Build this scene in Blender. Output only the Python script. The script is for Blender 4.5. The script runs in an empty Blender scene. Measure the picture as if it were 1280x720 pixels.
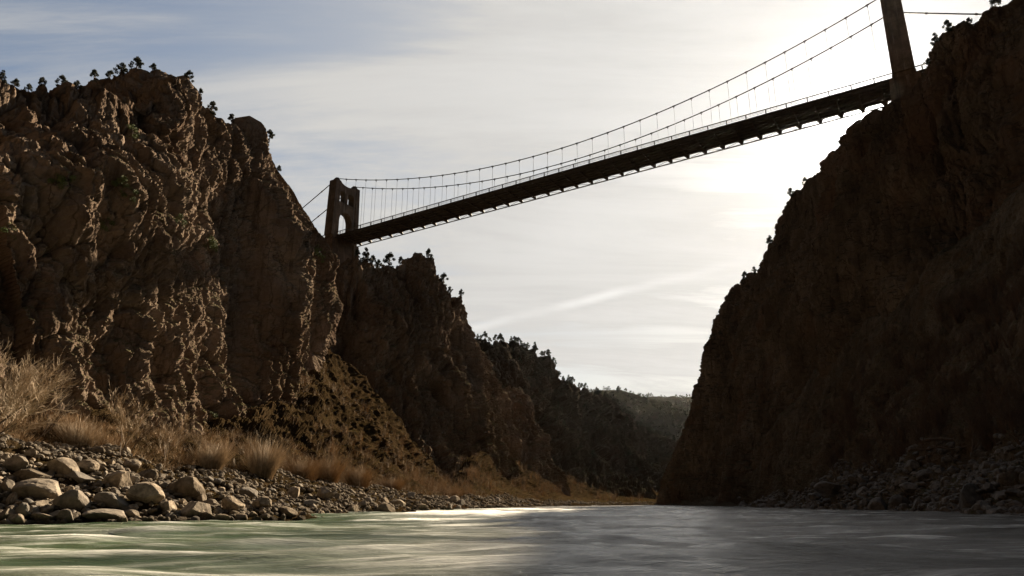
import bpy, math, random
import numpy as np
from mathutils import Vector, Matrix

random.seed(7)
rng = np.random.default_rng(7)
scene = bpy.context.scene
COL = scene.collection

# ------------------------------------------------------------------ camera
F = 886.07
PIT = math.atan(267.97 / F)
CP, SP = math.cos(PIT), math.sin(PIT)
CAMZ = 1.0                                    # water level is z = 0
cam = bpy.data.cameras.new("camera")
cam.sensor_width = 36.0
cam.lens = F / 1280 * 36
cam.clip_start = 0.1
cam.clip_end = 20000
camo = bpy.data.objects.new("camera", cam)
camo.location = (0, 0, CAMZ)
camo.rotation_euler = (math.radians(90) + PIT, 0, 0)
COL.objects.link(camo)
scene.camera = camo

# ------------------------------------------------------------------ light
SUN_AZ, SUN_EL = math.radians(29.3), math.radians(27.2)
SUN = Vector((math.sin(SUN_AZ) * math.cos(SUN_EL), math.cos(SUN_AZ) * math.cos(SUN_EL), math.sin(SUN_EL)))
sl = bpy.data.lights.new("sun", 'SUN')
sl.energy = 5.0
sl.angle = math.radians(0.5)
sl.color = (1.0, 0.82, 0.60)
so = bpy.data.objects.new("sun", sl)
so.rotation_euler = SUN.to_track_quat('Z', 'Y').to_euler()
COL.objects.link(so)

scene.view_settings.view_transform = 'Standard'
scene.view_settings.look = 'None'
scene.view_settings.gamma = 1
scene.view_settings.use_curve_mapping = False
scene.view_settings.exposure = 2.0
scene.cycles.max_bounces = 5
scene.cycles.diffuse_bounces = 2
scene.cycles.glossy_bounces = 3
scene.cycles.transmission_bounces = 2
scene.cycles.volume_bounces = 0
scene.cycles.use_denoising = True
scene.cycles.sample_clamp_indirect = 4

world = bpy.data.worlds.new("World")
scene.world = world
world.use_nodes = True


class NT:
    """small node helper"""
    def __init__(self, tree):
        self.t = tree
        self.n = tree.nodes
        self.l = tree.links

    def new(self, kind, **kw):
        nd = self.n.new(kind)
        for k, v in kw.items():
            if k.startswith('i_'):
                nd.inputs[k[2:].replace('_', ' ')].default_value = v
            else:
                setattr(nd, k, v)
        return nd

    def put(self, sock, v):
        if hasattr(v, 'links') or isinstance(v, bpy.types.NodeSocket):
            self.l.new(v, sock)
        else:
            sock.default_value = v

    def math(self, op, a, b=0.0, c=None, clamp=False):
        m = self.n.new('ShaderNodeMath')
        m.operation = op
        m.use_clamp = clamp
        self.put(m.inputs[0], a)
        self.put(m.inputs[1], b)
        if c is not None:
            self.put(m.inputs[2], c)
        return m.outputs[0]

    def vmath(self, op, a, b):
        m = self.n.new('ShaderNodeVectorMath')
        m.operation = op
        self.put(m.inputs[0], a)
        self.put(m.inputs[1], b)
        return m.outputs['Value'] if op == 'DOT_PRODUCT' else m.outputs[0]

    def noise(self, vec, scale, detail=4, rough=0.55, dist=0.0):
        m = self.n.new('ShaderNodeTexNoise')
        self.put(m.inputs['Vector'], vec)
        m.inputs['Scale'].default_value = scale
        m.inputs['Detail'].default_value = detail
        m.inputs['Roughness'].default_value = rough
        m.inputs['Distortion'].default_value = dist
        return m.outputs[0]

    def ramp(self, fac, stops, interp='LINEAR'):
        m = self.n.new('ShaderNodeValToRGB')
        m.color_ramp.interpolation = interp
        e = m.color_ramp.elements
        while len(e) < len(stops):
            e.new(0.5)
        for i, (p, c) in enumerate(stops):
            e[i].position = p
            e[i].color = c if len(c) == 4 else (*c, 1)
        self.put(m.inputs[0], fac)
        return m.outputs[0]

    def mix(self, fac, a, b, mode='MIX'):
        m = self.n.new('ShaderNodeMix')
        m.data_type = 'RGBA'
        m.blend_type = mode
        self.put(m.inputs[0], fac)
        self.put(m.inputs[6], a if not isinstance(a, tuple) or len(a) == 4 else (*a, 1))
        self.put(m.inputs[7], b if not isinstance(b, tuple) or len(b) == 4 else (*b, 1))
        return m.outputs[2]

    def maprange(self, v, a, b, c, d, smooth=False):
        m = self.n.new('ShaderNodeMapRange')
        if smooth:
            m.interpolation_type = 'SMOOTHSTEP'
        self.put(m.inputs[0], v)
        for i, x in enumerate((a, b, c, d)):
            m.inputs[i + 1].default_value = x
        return m.outputs[0]

    def scalevec(self, vec, s, rot=(0, 0, 0)):
        m = self.n.new('ShaderNodeMapping')
        self.put(m.inputs[0], vec)
        m.inputs['Scale'].default_value = s
        m.inputs['Rotation'].default_value = rot
        return m.outputs[0]


def build_world():
    w = NT(world.node_tree)
    w.n.clear()
    sky = w.new('ShaderNodeTexSky', sky_type='NISHITA')
    sky.sun_disc = False
    sky.sun_elevation = SUN_EL
    sky.sun_rotation = SUN_AZ
    sky.air_density = 1.0
    sky.dust_density = 2.0
    sky.ozone_density = 1.2
    tc = w.new('ShaderNodeTexCoord').outputs['Generated']
    d = w.vmath('DOT_PRODUCT', tc, tuple(SUN))
    ang = w.math('ARCCOSINE', w.math('MINIMUM', d, 0.99999))      # radians from the sun
    # thin high cloud: stretched noise projected on a cloud layer
    sep = w.new('ShaderNodeSeparateXYZ')
    w.put(sep.inputs[0], tc)
    zc = w.math('ADD', w.math('MAXIMUM', sep.outputs[2], 0.0), 0.12)
    cx = w.math('DIVIDE', sep.outputs[0], zc)
    cy = w.math('DIVIDE', sep.outputs[1], zc)
    cmb = w.new('ShaderNodeCombineXYZ')
    w.put(cmb.inputs[0], cx)
    w.put(cmb.inputs[1], cy)
    p = w.scalevec(cmb.outputs[0], (0.45, 2.0, 1), (0, 0, math.radians(-25)))
    n1 = w.noise(p, 1.3, 9, 0.68, 0.7)
    n2 = w.noise(cmb.outputs[0], 0.7, 3, 0.5, 0.2)
    cl = w.math('ADD', w.math('MULTIPLY', n1, 0.65), w.math('MULTIPLY', n2, 0.5))
    cl = w.maprange(cl, 0.46, 0.70, 0.0, 1.0, True)
    # veil: cover grows towards the sun where the milky cloud lies
    cover = w.maprange(ang, 0.25, 1.15, 1.0, 0.12, True)
    veil = w.math('ADD', w.math('MULTIPLY', cl, 0.6), w.math('MULTIPLY', cover, 0.85), clamp=True)
    # brightness of the lit veil falls with the angle from the sun
    g1 = w.math('MULTIPLY', w.math('EXPONENT', w.math('MULTIPLY', ang, -0.42)), 6.9)
    g2 = w.math('MULTIPLY', w.math('EXPONENT', w.math('MULTIPLY', ang, -9.0)), 2.6)
    g3 = w.math('MULTIPLY', w.math('EXPONENT', w.math('MULTIPLY', ang, -38.0)), 70.0)
    g = w.math('ADD', w.math('ADD', g1, w.math('ADD', g2, g3)), 0.5)
    g = w.math('MULTIPLY', g, w.maprange(cl, 0.0, 1.0, 0.88, 1.08))
    gv = w.new('ShaderNodeCombineXYZ')
    w.put(gv.inputs[0], w.math('MULTIPLY', g, 1.0))
    w.put(gv.inputs[1], w.math('MULTIPLY', g, 0.985))
    w.put(gv.inputs[2], w.math('MULTIPLY', g, 0.95))
    # a faint contrail-like streak
    skyc = w.mix(1.0, sky.outputs[0], (0.92, 1.0, 1.04), 'MULTIPLY')
    col = w.mix(veil, skyc, gv.outputs[0])
    # added dimming of the whole sky away from the sun, to cut fill light
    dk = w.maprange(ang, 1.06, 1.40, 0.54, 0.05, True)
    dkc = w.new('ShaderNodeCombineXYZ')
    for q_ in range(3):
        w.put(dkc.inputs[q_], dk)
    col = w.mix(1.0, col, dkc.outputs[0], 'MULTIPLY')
    pn = w.vmath('DOT_PRODUCT', tc, STREAK_N)
    wob = w.math('MULTIPLY', w.math('SUBTRACT', w.noise(tc, 5.0, 3), 0.5), 0.012)
    st = w.math('ABSOLUTE', w.math('ADD', pn, wob))
    st = w.maprange(st, 0.0, 0.010, 1.0, 0.0, True)
    st = w.math('MULTIPLY', st, w.maprange(ang, 0.22, 0.34, 0.0, 1.0, True))
    st = w.math('MULTIPLY', st, w.maprange(ang, 0.70, 0.55, 0.0, 1.0, True))
    st = w.math('MULTIPLY', st, w.maprange(w.noise(tc, 6.0, 3), 0.35, 0.6, 0.3, 1.0))
    col = w.mix(w.math('MULTIPLY', st, 0.24), col, w.mix(1.0, gv.outputs[0], (1.3, 1.3, 1.3), 'MULTIPLY'))
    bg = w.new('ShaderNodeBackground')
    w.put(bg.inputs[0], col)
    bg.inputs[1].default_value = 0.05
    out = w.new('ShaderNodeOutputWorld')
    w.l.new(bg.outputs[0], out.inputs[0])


def ray(u, v):
    x = (u - 640) / F
    y = (360 - v) / F
    return np.array((x, CP - y * SP, SP + y * CP))


def at(u, v, Y):
    """the world point that the photograph shows at (u, v) when it lies Y metres ahead"""
    r = ray(u, v)
    s = Y / r[1]
    return np.array((r[0] * s, Y, r[2] * s + CAMZ))


_n = np.cross(ray(600, 408), ray(945, 322))
STREAK_N = tuple(_n / np.linalg.norm(_n))
build_world()

# ------------------------------------------------------------------ numpy noise
def h3(ix, iy, iz, seed):
    h = (ix.astype(np.int64) * 374761393 + iy.astype(np.int64) * 668265263 + iz.astype(np.int64) * 2147483647 + seed * 974634777) & 0xFFFFFFFF
    h = ((h ^ (h >> 13)) * 1274126177) & 0xFFFFFFFF
    h = ((h ^ (h >> 16)) * 2246822519) & 0xFFFFFFFF
    return ((h ^ (h >> 15)) & 0xFFFFFF) / float(0xFFFFFF)


def vnoise(P, seed=0):
    b = np.floor(P)
    f = P - b
    f = f * f * (3 - 2 * f)
    b = b.astype(np.int64)
    r = 0
    for dx in (0, 1):
        wx = f[:, 0] if dx else 1 - f[:, 0]
        for dy in (0, 1):
            wy = f[:, 1] if dy else 1 - f[:, 1]
            for dz in (0, 1):
                wz = f[:, 2] if dz else 1 - f[:, 2]
                r = r + wx * wy * wz * h3(b[:, 0] + dx, b[:, 1] + dy, b[:, 2] + dz, seed)
    return r * 2 - 1


def fbm(P, octv=4, seed=0, gain=0.5):
    a, s, r = 1.0, 1.0, 0
    for o in range(octv):
        r = r + a * vnoise(P * s + 17.3 * o, seed + o)
        a *= gain
        s *= 2.03
    return r


def facets(P, seed, tilt=1.0, steep=2.6, core=0.26):
    """jointed rock: flat-topped tilted blocks with steep sides, the highest one wins"""
    b0 = np.floor(P - 0.5).astype(np.int64)
    best = np.full(len(P), -9.0)
    second = np.full(len(P), -9.0)
    for dx in (0, 1):
        for dy in (0, 1):
            for dz in (0, 1):
                c = b0 + np.array((dx, dy, dz))
                j = [h3(c[:, 0], c[:, 1], c[:, 2], seed + k) for k in range(3)]
                v = P - (c + 0.18 + 0.64 * np.stack(j, 1))
                t = [h3(c[:, 0], c[:, 1], c[:, 2], seed + 5 + k) * 2 - 1 for k in range(6)]
                # the block's own joint directions: a random turn in plan and a lean
                ca, sa = np.cos(t[4] * 0.8), np.sin(t[4] * 0.8)
                x = v[:, 0] * ca - v[:, 1] * sa
                y = v[:, 0] * sa + v[:, 1] * ca
                z = v[:, 2] + x * t[5] * 0.35
                n = np.maximum(np.maximum(np.abs(x), np.abs(y)), np.abs(z) * 0.9)
                n = 0.9 * n + 0.1 * np.sqrt(x * x + y * y + z * z)
                h = t[3] * 0.5 + tilt * (v[:, 0] * t[0] + v[:, 1] * t[1] + v[:, 2] * t[2]) - steep * np.maximum(0, n - core)
                second = np.where(h > best, best, np.maximum(second, h))
                best = np.maximum(best, h)
    return np.maximum(best, -1.2) + 0.25, best - second


# ------------------------------------------------------------------ objects
def mesh_obj(name, verts, faces, mat, parent=None, smooth=False):
    me = bpy.data.meshes.new(name)
    verts = np.asarray(verts, dtype=np.float32)
    if isinstance(faces, np.ndarray):
        k = faces.shape[1]
        me.vertices.add(len(verts))
        me.vertices.foreach_set('co', verts.ravel())
        me.loops.add(faces.size)
        me.loops.foreach_set('vertex_index', faces.ravel().astype(np.int32))
        me.polygons.add(len(faces))
        me.polygons.foreach_set('loop_start', np.arange(0, faces.size, k, dtype=np.int32))
        me.update(calc_edges=True)
    else:
        me.from_pydata([tuple(map(float, v)) for v in verts], [], faces)
        me.update()
    me.polygons.foreach_set('use_smooth', [smooth] * len(me.polygons))
    for m in (mat if isinstance(mat, (list, tuple)) else [mat]):
        me.materials.append(m)
    o = bpy.data.objects.new(name, me)
    COL.objects.link(o)
    if parent is not None:
        o.parent = parent
    return o


def tag(o, label=None, cat=None, group=None, kind=None):
    if label:
        o['label'] = label
    if cat:
        o['category'] = cat
    if group:
        o['group'] = group
    if kind:
        o['kind'] = kind
    return o


def empty(name, loc=(0, 0, 0)):
    o = bpy.data.objects.new(name, None)
    o.location = loc
    COL.objects.link(o)
    return o


def catmull(A, tt):
    """A [n,...] control values, tt in [0,n-1]"""
    n = len(A)
    i = np.clip(np.floor(tt).astype(int), 0, n - 2)
    f = (tt - i)
    sh = (len(tt),) + (1,) * (A.ndim - 1)
    f = f.reshape(sh)
    p0 = A[np.maximum(i - 1, 0)]
    p1 = A[i]
    p2 = A[i + 1]
    p3 = A[np.minimum(i + 2, n - 1)]
    m1 = (p2 - p0) * 0.5 * 0.7
    m2 = (p3 - p1) * 0.5 * 0.7
    f2, f3 = f * f, f * f * f
    return (2 * f3 - 3 * f2 + 1) * p1 + (f3 - 2 * f2 + f) * m1 + (-2 * f3 + 3 * f2) * p2 + (f3 - f2) * m2


def spaced(w, n):
    c = np.concatenate([[0], np.cumsum(w)])
    return np.interp(np.linspace(0, c[-1], n), c, np.arange(len(c)))


def grid_faces(nu, nv, flip=False):
    i, j = np.meshgrid(np.arange(nu - 1), np.arange(nv - 1), indexing='ij')
    a = (i * nv + j).ravel()
    f = np.stack([a, a + nv, a + nv + 1, a + 1], 1)
    return f[:, ::-1].copy() if flip else f


def project(P):
    D = P[..., 1] * CP + (P[..., 2] - CAMZ) * SP
    D = np.where(D < 0.5, 0.5, D)
    return np.stack([640 + F * P[..., 0] / D, 360 - F * ((P[..., 2] - CAMZ) * CP - P[..., 1] * SP) / D], -1)


def surface(cols, nu, nv, uw=None, vw=None):
    """smooth grid through control columns, spaced as evenly as the picture sees it"""
    A = np.asarray(cols, float)
    if uw is None:
        q = np.clip(project(A), -1500, 2800)
        uw = np.linalg.norm(np.diff(q, axis=0), axis=2).mean(1) + 2
        mid = (q[1:, :, 0].mean(1) + q[:-1, :, 0].mean(1)) / 2
        uw = uw * np.where((mid < -40) | (mid > 1320), 0.2, 1.0)
    if vw is None:
        q = np.clip(project(A), -1500, 2800)
        vw = np.linalg.norm(np.diff(q, axis=1), axis=2).mean(0) + 2
    G = catmull(A, spaced(uw, nu))
    G = catmull(np.swapaxes(G, 0, 1), spaced(vw, nv))
    return np.swapaxes(G, 0, 1)


def normals(G):
    du = np.gradient(G, axis=0)
    dv = np.gradient(G, axis=1)
    n = np.cross(du, dv)
    return n / (np.linalg.norm(n, axis=2, keepdims=True) + 1e-9)


def rockify(G, amp, size, seed, flipn, weights=(1, 1, 1, 1), tall=2.2, crack=0.35, mask=None, big=None):
    N = normals(G) * (-1 if flipn else 1)
    P = G.reshape(-1, 3)
    sc = P / size
    warp = np.stack([fbm(sc * 0.6 + k * 31, 3, seed + 50 + k) for k in range(3)], 1) * 0.20
    h = weights[0] * 1.9 * fbm(P * np.array((1, 1, 0.42)) / (size * 2.4), 3, seed)
    bg = 1.0 if big is None else big.reshape(-1)
    h = h * bg
    q = sc + warp
    q = q * np.array((1, 1, 1 / tall))
    a, c = facets(q, seed + 10, 0.9, 2.2, 0.30)
    h = h + (0.5 + 0.5 * bg) * weights[1] * (a - crack * .8 * np.exp(-c * 18))
    a, c = facets(q * np.array((2.7, 2.7, 2.7 * tall / (1 + (tall - 1) * .75))) + 3.1, seed + 20, 0.9, 3.0, 0.3)
    h = h + weights[2] * 0.42 * (a - crack * .9 * np.exp(-c * 16))
    a, c = facets((sc + warp) * np.array((6.8, 6.8, 6.8 / (1 + (tall - 1) * .45))) + 9.1, seed + 30, 0.9, 3.0, 0.32)
    h = h + weights[3] * 0.15 * (a - crack * .9 * np.exp(-c * 12))
    h = h + weights[3] * 0.06 * fbm(sc * 14, 4, seed + 40, 0.6)
    h = (h * amp).reshape(G.shape[:2])
    if mask is not None:
        h = h * mask
    return G + N * h[..., None]


# ------------------------------------------------------------------ materials
def newmat(name):
    m = bpy.data.materials.new(name)
    m.use_nodes = True
    t = NT(m.node_tree)
    t.n.clear()
    b = t.new('ShaderNodeBsdfPrincipled')
    o = t.new('ShaderNodeOutputMaterial')
    t.l.new(b.outputs[0], o.inputs[0])
    b.inputs['Specular IOR Level'].default_value = 0.25
    return m, t, b


def rock_mat(name, dark, mid, light, grass=None, scale=1.0, bump=0.6, gthr=(0.55, 0.8), rust=(0.085, 0.052, 0.034)):
    m, t, b = newmat(name)
    pos = t.new('ShaderNodeNewGeometry')
    P = pos.outputs['Position']
    n1 = t.noise(P, 0.06 * scale, 6, 0.62, 0.4)
    n2 = t.noise(t.scalevec(P, (1, 1, 0.22)), 0.35 * scale, 6, 0.65, 0.6)
    n3 = t.noise(P, 2.2 * scale, 5, 0.7)
    f = t.math('ADD', t.math('MULTIPLY', n1, 0.45), t.math('ADD', t.math('MULTIPLY', n2, 0.4), t.math('MULTIPLY', n3, 0.2)))
    c = t.ramp(f, [(0.36, dark), (0.52, mid), (0.68, light)])
    c = t.mix(t.maprange(t.noise(P, 0.045 * scale, 4, 0.6), 0.52, 0.68, 0, 0.6), c, rust)
    # dark mineral streaks running down the face
    stv = t.noise(t.scalevec(P, (0.9, 0.9, 0.05)), 0.9 * scale, 4, 0.6)
    c = t.mix(t.maprange(stv, 0.55, 0.7, 0, 0.6), c, tuple(x * 0.4 for x in dark))
    vor = t.new('ShaderNodeTexVoronoi', feature='DISTANCE_TO_EDGE')
    wv = t.vmath('ADD', t.scalevec(P, (1, 1, 0.55)), t.vmath('SCALE', t.new('ShaderNodeTexNoise', i_Scale=0.8).outputs[1], (0, 0, 0)))
    t.put(vor.inputs['Vector'], t.scalevec(P, (1, 1, 0.5)))
    vor.inputs['Scale'].default_value = 0.8 * scale
    ck = t.maprange(vor.outputs[0], 0.0, 0.12, 0.0, 1.0)
    # open joints: a warped net of narrow dark cracks, longer than wide
    v2 = t.new('ShaderNodeTexVoronoi', feature='DISTANCE_TO_EDGE')
    wn = t.new('ShaderNodeTexNoise', i_Scale=0.5 * scale)
    wn.inputs['Detail'].default_value = 4
    t.put(wn.inputs['Vector'], P)
    sc_ = t.n.new('ShaderNodeVectorMath')
    sc_.operation = 'SCALE'
    t.put(sc_.inputs[0], wn.outputs[1])
    sc_.inputs[3].default_value = 2.2
    t.put(v2.inputs['Vector'], t.vmath('ADD', t.scalevec(P, (1, 1, 0.22)), sc_.outputs[0]))
    v2.inputs['Scale'].default_value = 0.42 * scale
    jt = t.math('MULTIPLY', t.maprange(v2.outputs[0], 0.0, 0.045, 0.65, 0.0), t.maprange(n2, 0.42, 0.58, 0.1, 1.0))
    c = t.mix(jt, c, tuple(x * 0.25 for x in dark))
    if grass:
        sep = t.new('ShaderNodeSeparateXYZ')
        t.put(sep.inputs[0], pos.outputs['Normal'])
        gz = t.math('ADD', sep.outputs[2], t.math('MULTIPLY', t.math('SUBTRACT', t.noise(P, 0.5 * scale, 5, 0.65), 0.5), 0.9))
        gc = t.ramp(t.noise(P, 0.9 * scale, 5, 0.7), [(0.35, tuple(x * 0.45 for x in grass)), (0.6, grass)])
        c = t.mix(t.maprange(gz, gthr[0], gthr[1], 0, 0.85), c, gc)
    t.put(b.inputs['Base Color'], c)
    b.inputs['Roughness'].default_value = 0.95
    b.inputs['Specular IOR Level'].default_value = 0.0
    hb = t.math('ADD', t.math('MULTIPLY', n3, 0.5), t.math('ADD', t.math('MULTIPLY', t.noise(P, 9 * scale, 4, 0.7), 0.25), t.math('MULTIPLY', ck, 0.12)))
    bp = t.new('ShaderNodeBump')
    bp.inputs['Strength'].default_value = bump
    bp.inputs['Distance'].default_value = 0.6 / scale
    t.put(bp.inputs['Height'], hb)
    t.l.new(bp.outputs[0], b.inputs['Normal'])
    return m


def plain_mat(name, a, bcol, scale=3.0, rough=0.8, metal=0.0, rnd=0.0, bump=0.0, spec=0.25):
    m, t, b = newmat(name)
    P = t.new('ShaderNodeTexCoord').outputs['Object']
    n = t.noise(P, scale, 5, 0.65)
    c = t.ramp(n, [(0.35, a), (0.65, bcol)])
    if rnd:
        oi = t.new('ShaderNodeObjectInfo')
        hv = t.new('ShaderNodeHueSaturation')
        t.put(hv.inputs['Color'], c)
        t.put(hv.inputs['Value'], t.maprange(oi.outputs['Random'], 0, 1, 1 - rnd, 1 + rnd))
        c = hv.outputs[0]
    t.put(b.inputs['Base Color'], c)
    b.inputs['Roughness'].default_value = rough
    b.inputs['Metallic'].default_value = metal
    b.inputs['Specular IOR Level'].default_value = spec
    if bump:
        bp = t.new('ShaderNodeBump')
        bp.inputs['Strength'].default_value = bump
        bp.inputs['Distance'].default_value = 0.1
        t.put(bp.inputs['Height'], t.noise(P, scale * 4, 5, 0.7))
        t.l.new(bp.outputs[0], b.inputs['Normal'])
    return m


M = {}
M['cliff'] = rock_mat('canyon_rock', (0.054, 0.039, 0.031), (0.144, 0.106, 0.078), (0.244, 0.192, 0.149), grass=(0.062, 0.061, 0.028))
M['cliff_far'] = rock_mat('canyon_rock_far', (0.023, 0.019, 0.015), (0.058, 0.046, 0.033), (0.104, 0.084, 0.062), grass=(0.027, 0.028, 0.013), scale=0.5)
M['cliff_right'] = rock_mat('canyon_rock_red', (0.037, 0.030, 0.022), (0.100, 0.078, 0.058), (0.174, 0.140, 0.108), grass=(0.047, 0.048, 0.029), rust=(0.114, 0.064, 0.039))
M['talus'] = rock_mat('dark_talus', (0.034, 0.028, 0.020), (0.092, 0.075, 0.057), (0.175, 0.148, 0.115), grass=(0.067, 0.061, 0.031), scale=2.0, bump=0.9, rust=(0.101, 0.067, 0.042))
M['hill'] = rock_mat('hill_scrub', (0.026, 0.025, 0.017), (0.051, 0.046, 0.031), (0.081, 0.064, 0.048), grass=(0.026, 0.026, 0.014), scale=0.15)
M['bank'] = rock_mat('bank_soil', (0.009, 0.006, 0.004), (0.027, 0.018, 0.009), (0.044, 0.030, 0.017), grass=(0.027, 0.020, 0.007), scale=1.5, bump=0.8, gthr=(0.75, 1.0), rust=(0.034, 0.016, 0.008))
M['boulder'] = None
def stone_mat(name, a, bcol, grey, rnd):
    m = plain_mat(name, a, bcol, 2.5, 0.9, rnd=rnd, bump=0.6, spec=0.0)
    t = NT(m.node_tree)
    b = [n for n in t.n if n.type == 'BSDF_PRINCIPLED'][0]
    src = b.inputs['Base Color'].links[0].from_socket
    oi = t.new('ShaderNodeObjectInfo')
    c = t.mix(t.maprange(t.math('FRACT', t.math('MULTIPLY', oi.outputs['Random'], 7.3)), 0.2, 1.0, 0.0, 0.8), src, grey)
    g = t.new('ShaderNodeNewGeometry')
    sep = t.new('ShaderNodeSeparateXYZ')
    t.put(sep.inputs[0], g.outputs['Position'])
    # wet band at the water's edge and silt speckle
    wz = t.math('ADD', sep.outputs[2], t.math('MULTIPLY', t.noise(g.outputs['Position'], 1.5, 3), 0.5))
    c = t.mix(t.maprange(wz, 0.30, 0.62, 0.72, 0.0), c, tuple(x * 0.18 for x in a))
    c = t.mix(t.maprange(t.noise(g.outputs['Position'], 3.0, 5, .7), 0.5, 0.7, 0, 0.45), c, tuple(x * 0.6 for x in a))
    t.put(b.inputs['Base Color'], c)
    return m


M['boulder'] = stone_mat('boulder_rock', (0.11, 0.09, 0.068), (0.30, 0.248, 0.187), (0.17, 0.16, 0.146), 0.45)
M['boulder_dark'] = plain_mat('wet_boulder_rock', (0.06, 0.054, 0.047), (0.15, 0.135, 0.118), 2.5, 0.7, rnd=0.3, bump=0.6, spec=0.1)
M['concrete'] = plain_mat('weathered_concrete', (0.065, 0.044, 0.03), (0.14, 0.096, 0.066), 0.5, 0.9, bump=0.3)
def concrete_marks():
    m = M['concrete']
    t = NT(m.node_tree)
    b = [n for n in t.n if n.type == 'BSDF_PRINCIPLED'][0]
    src = b.inputs['Base Color'].links[0].from_socket
    P = t.new('ShaderNodeTexCoord').outputs['Object']
    sep = t.new('ShaderNodeSeparateXYZ')
    t.put(sep.inputs[0], P)
    fr = t.math('FRACT', t.math('MULTIPLY', sep.outputs[2], 0.55))
    ln = t.maprange(fr, 0.0, 0.06, 0.55, 0.0)
    c = t.mix(ln, src, (0.035, 0.025, 0.018))
    stn = t.noise(t.scalevec(P, (1.2, 1.2, 0.10)), 1.0, 5, 0.65)
    c = t.mix(t.maprange(stn, 0.5, 0.68, 0, 0.7), c, (0.035, 0.026, 0.02))
    c = t.mix(t.maprange(t.noise(t.scalevec(P, (1.6, 1.6, 0.15)), 1.0, 4, 0.6), 0.58, 0.72, 0, 0.5), c, (0.24, 0.19, 0.15))
    t.put(b.inputs['Base Color'], c)


concrete_marks()
M['steel'] = plain_mat('dark_bridge_steel', (0.035, 0.028, 0.022), (0.07, 0.055, 0.042), 0.6, 0.75)
M['cable'] = plain_mat('cable_steel', (0.03, 0.025, 0.02), (0.05, 0.042, 0.036), 1.0, 0.6)
M['hanger'] = plain_mat('hanger_wire', (0.16, 0.15, 0.14), (0.22, 0.21, 0.2), 1.0, 0.6)
M['leaf'] = plain_mat('pine_foliage', (0.018, 0.024, 0.012), (0.042, 0.05, 0.022), 3.0, 0.8, rnd=0.25)
M['leaf_bright'] = plain_mat('bush_foliage', (0.05, 0.075, 0.022), (0.11, 0.13, 0.04), 3.0, 0.8, rnd=0.2)
M['bark'] = plain_mat('bark', (0.06, 0.042, 0.03), (0.12, 0.09, 0.065), 6.0, 0.9)
M['twig'] = plain_mat('bare_twigs', (0.22, 0.17, 0.115), (0.42, 0.33, 0.23), 2.0, 0.85)
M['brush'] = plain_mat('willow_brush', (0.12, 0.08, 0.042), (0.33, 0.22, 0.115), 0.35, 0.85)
M['brush_dark'] = plain_mat('dry_brush', (0.06, 0.04, 0.028), (0.12, 0.08, 0.055), 0.5, 0.9)

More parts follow.
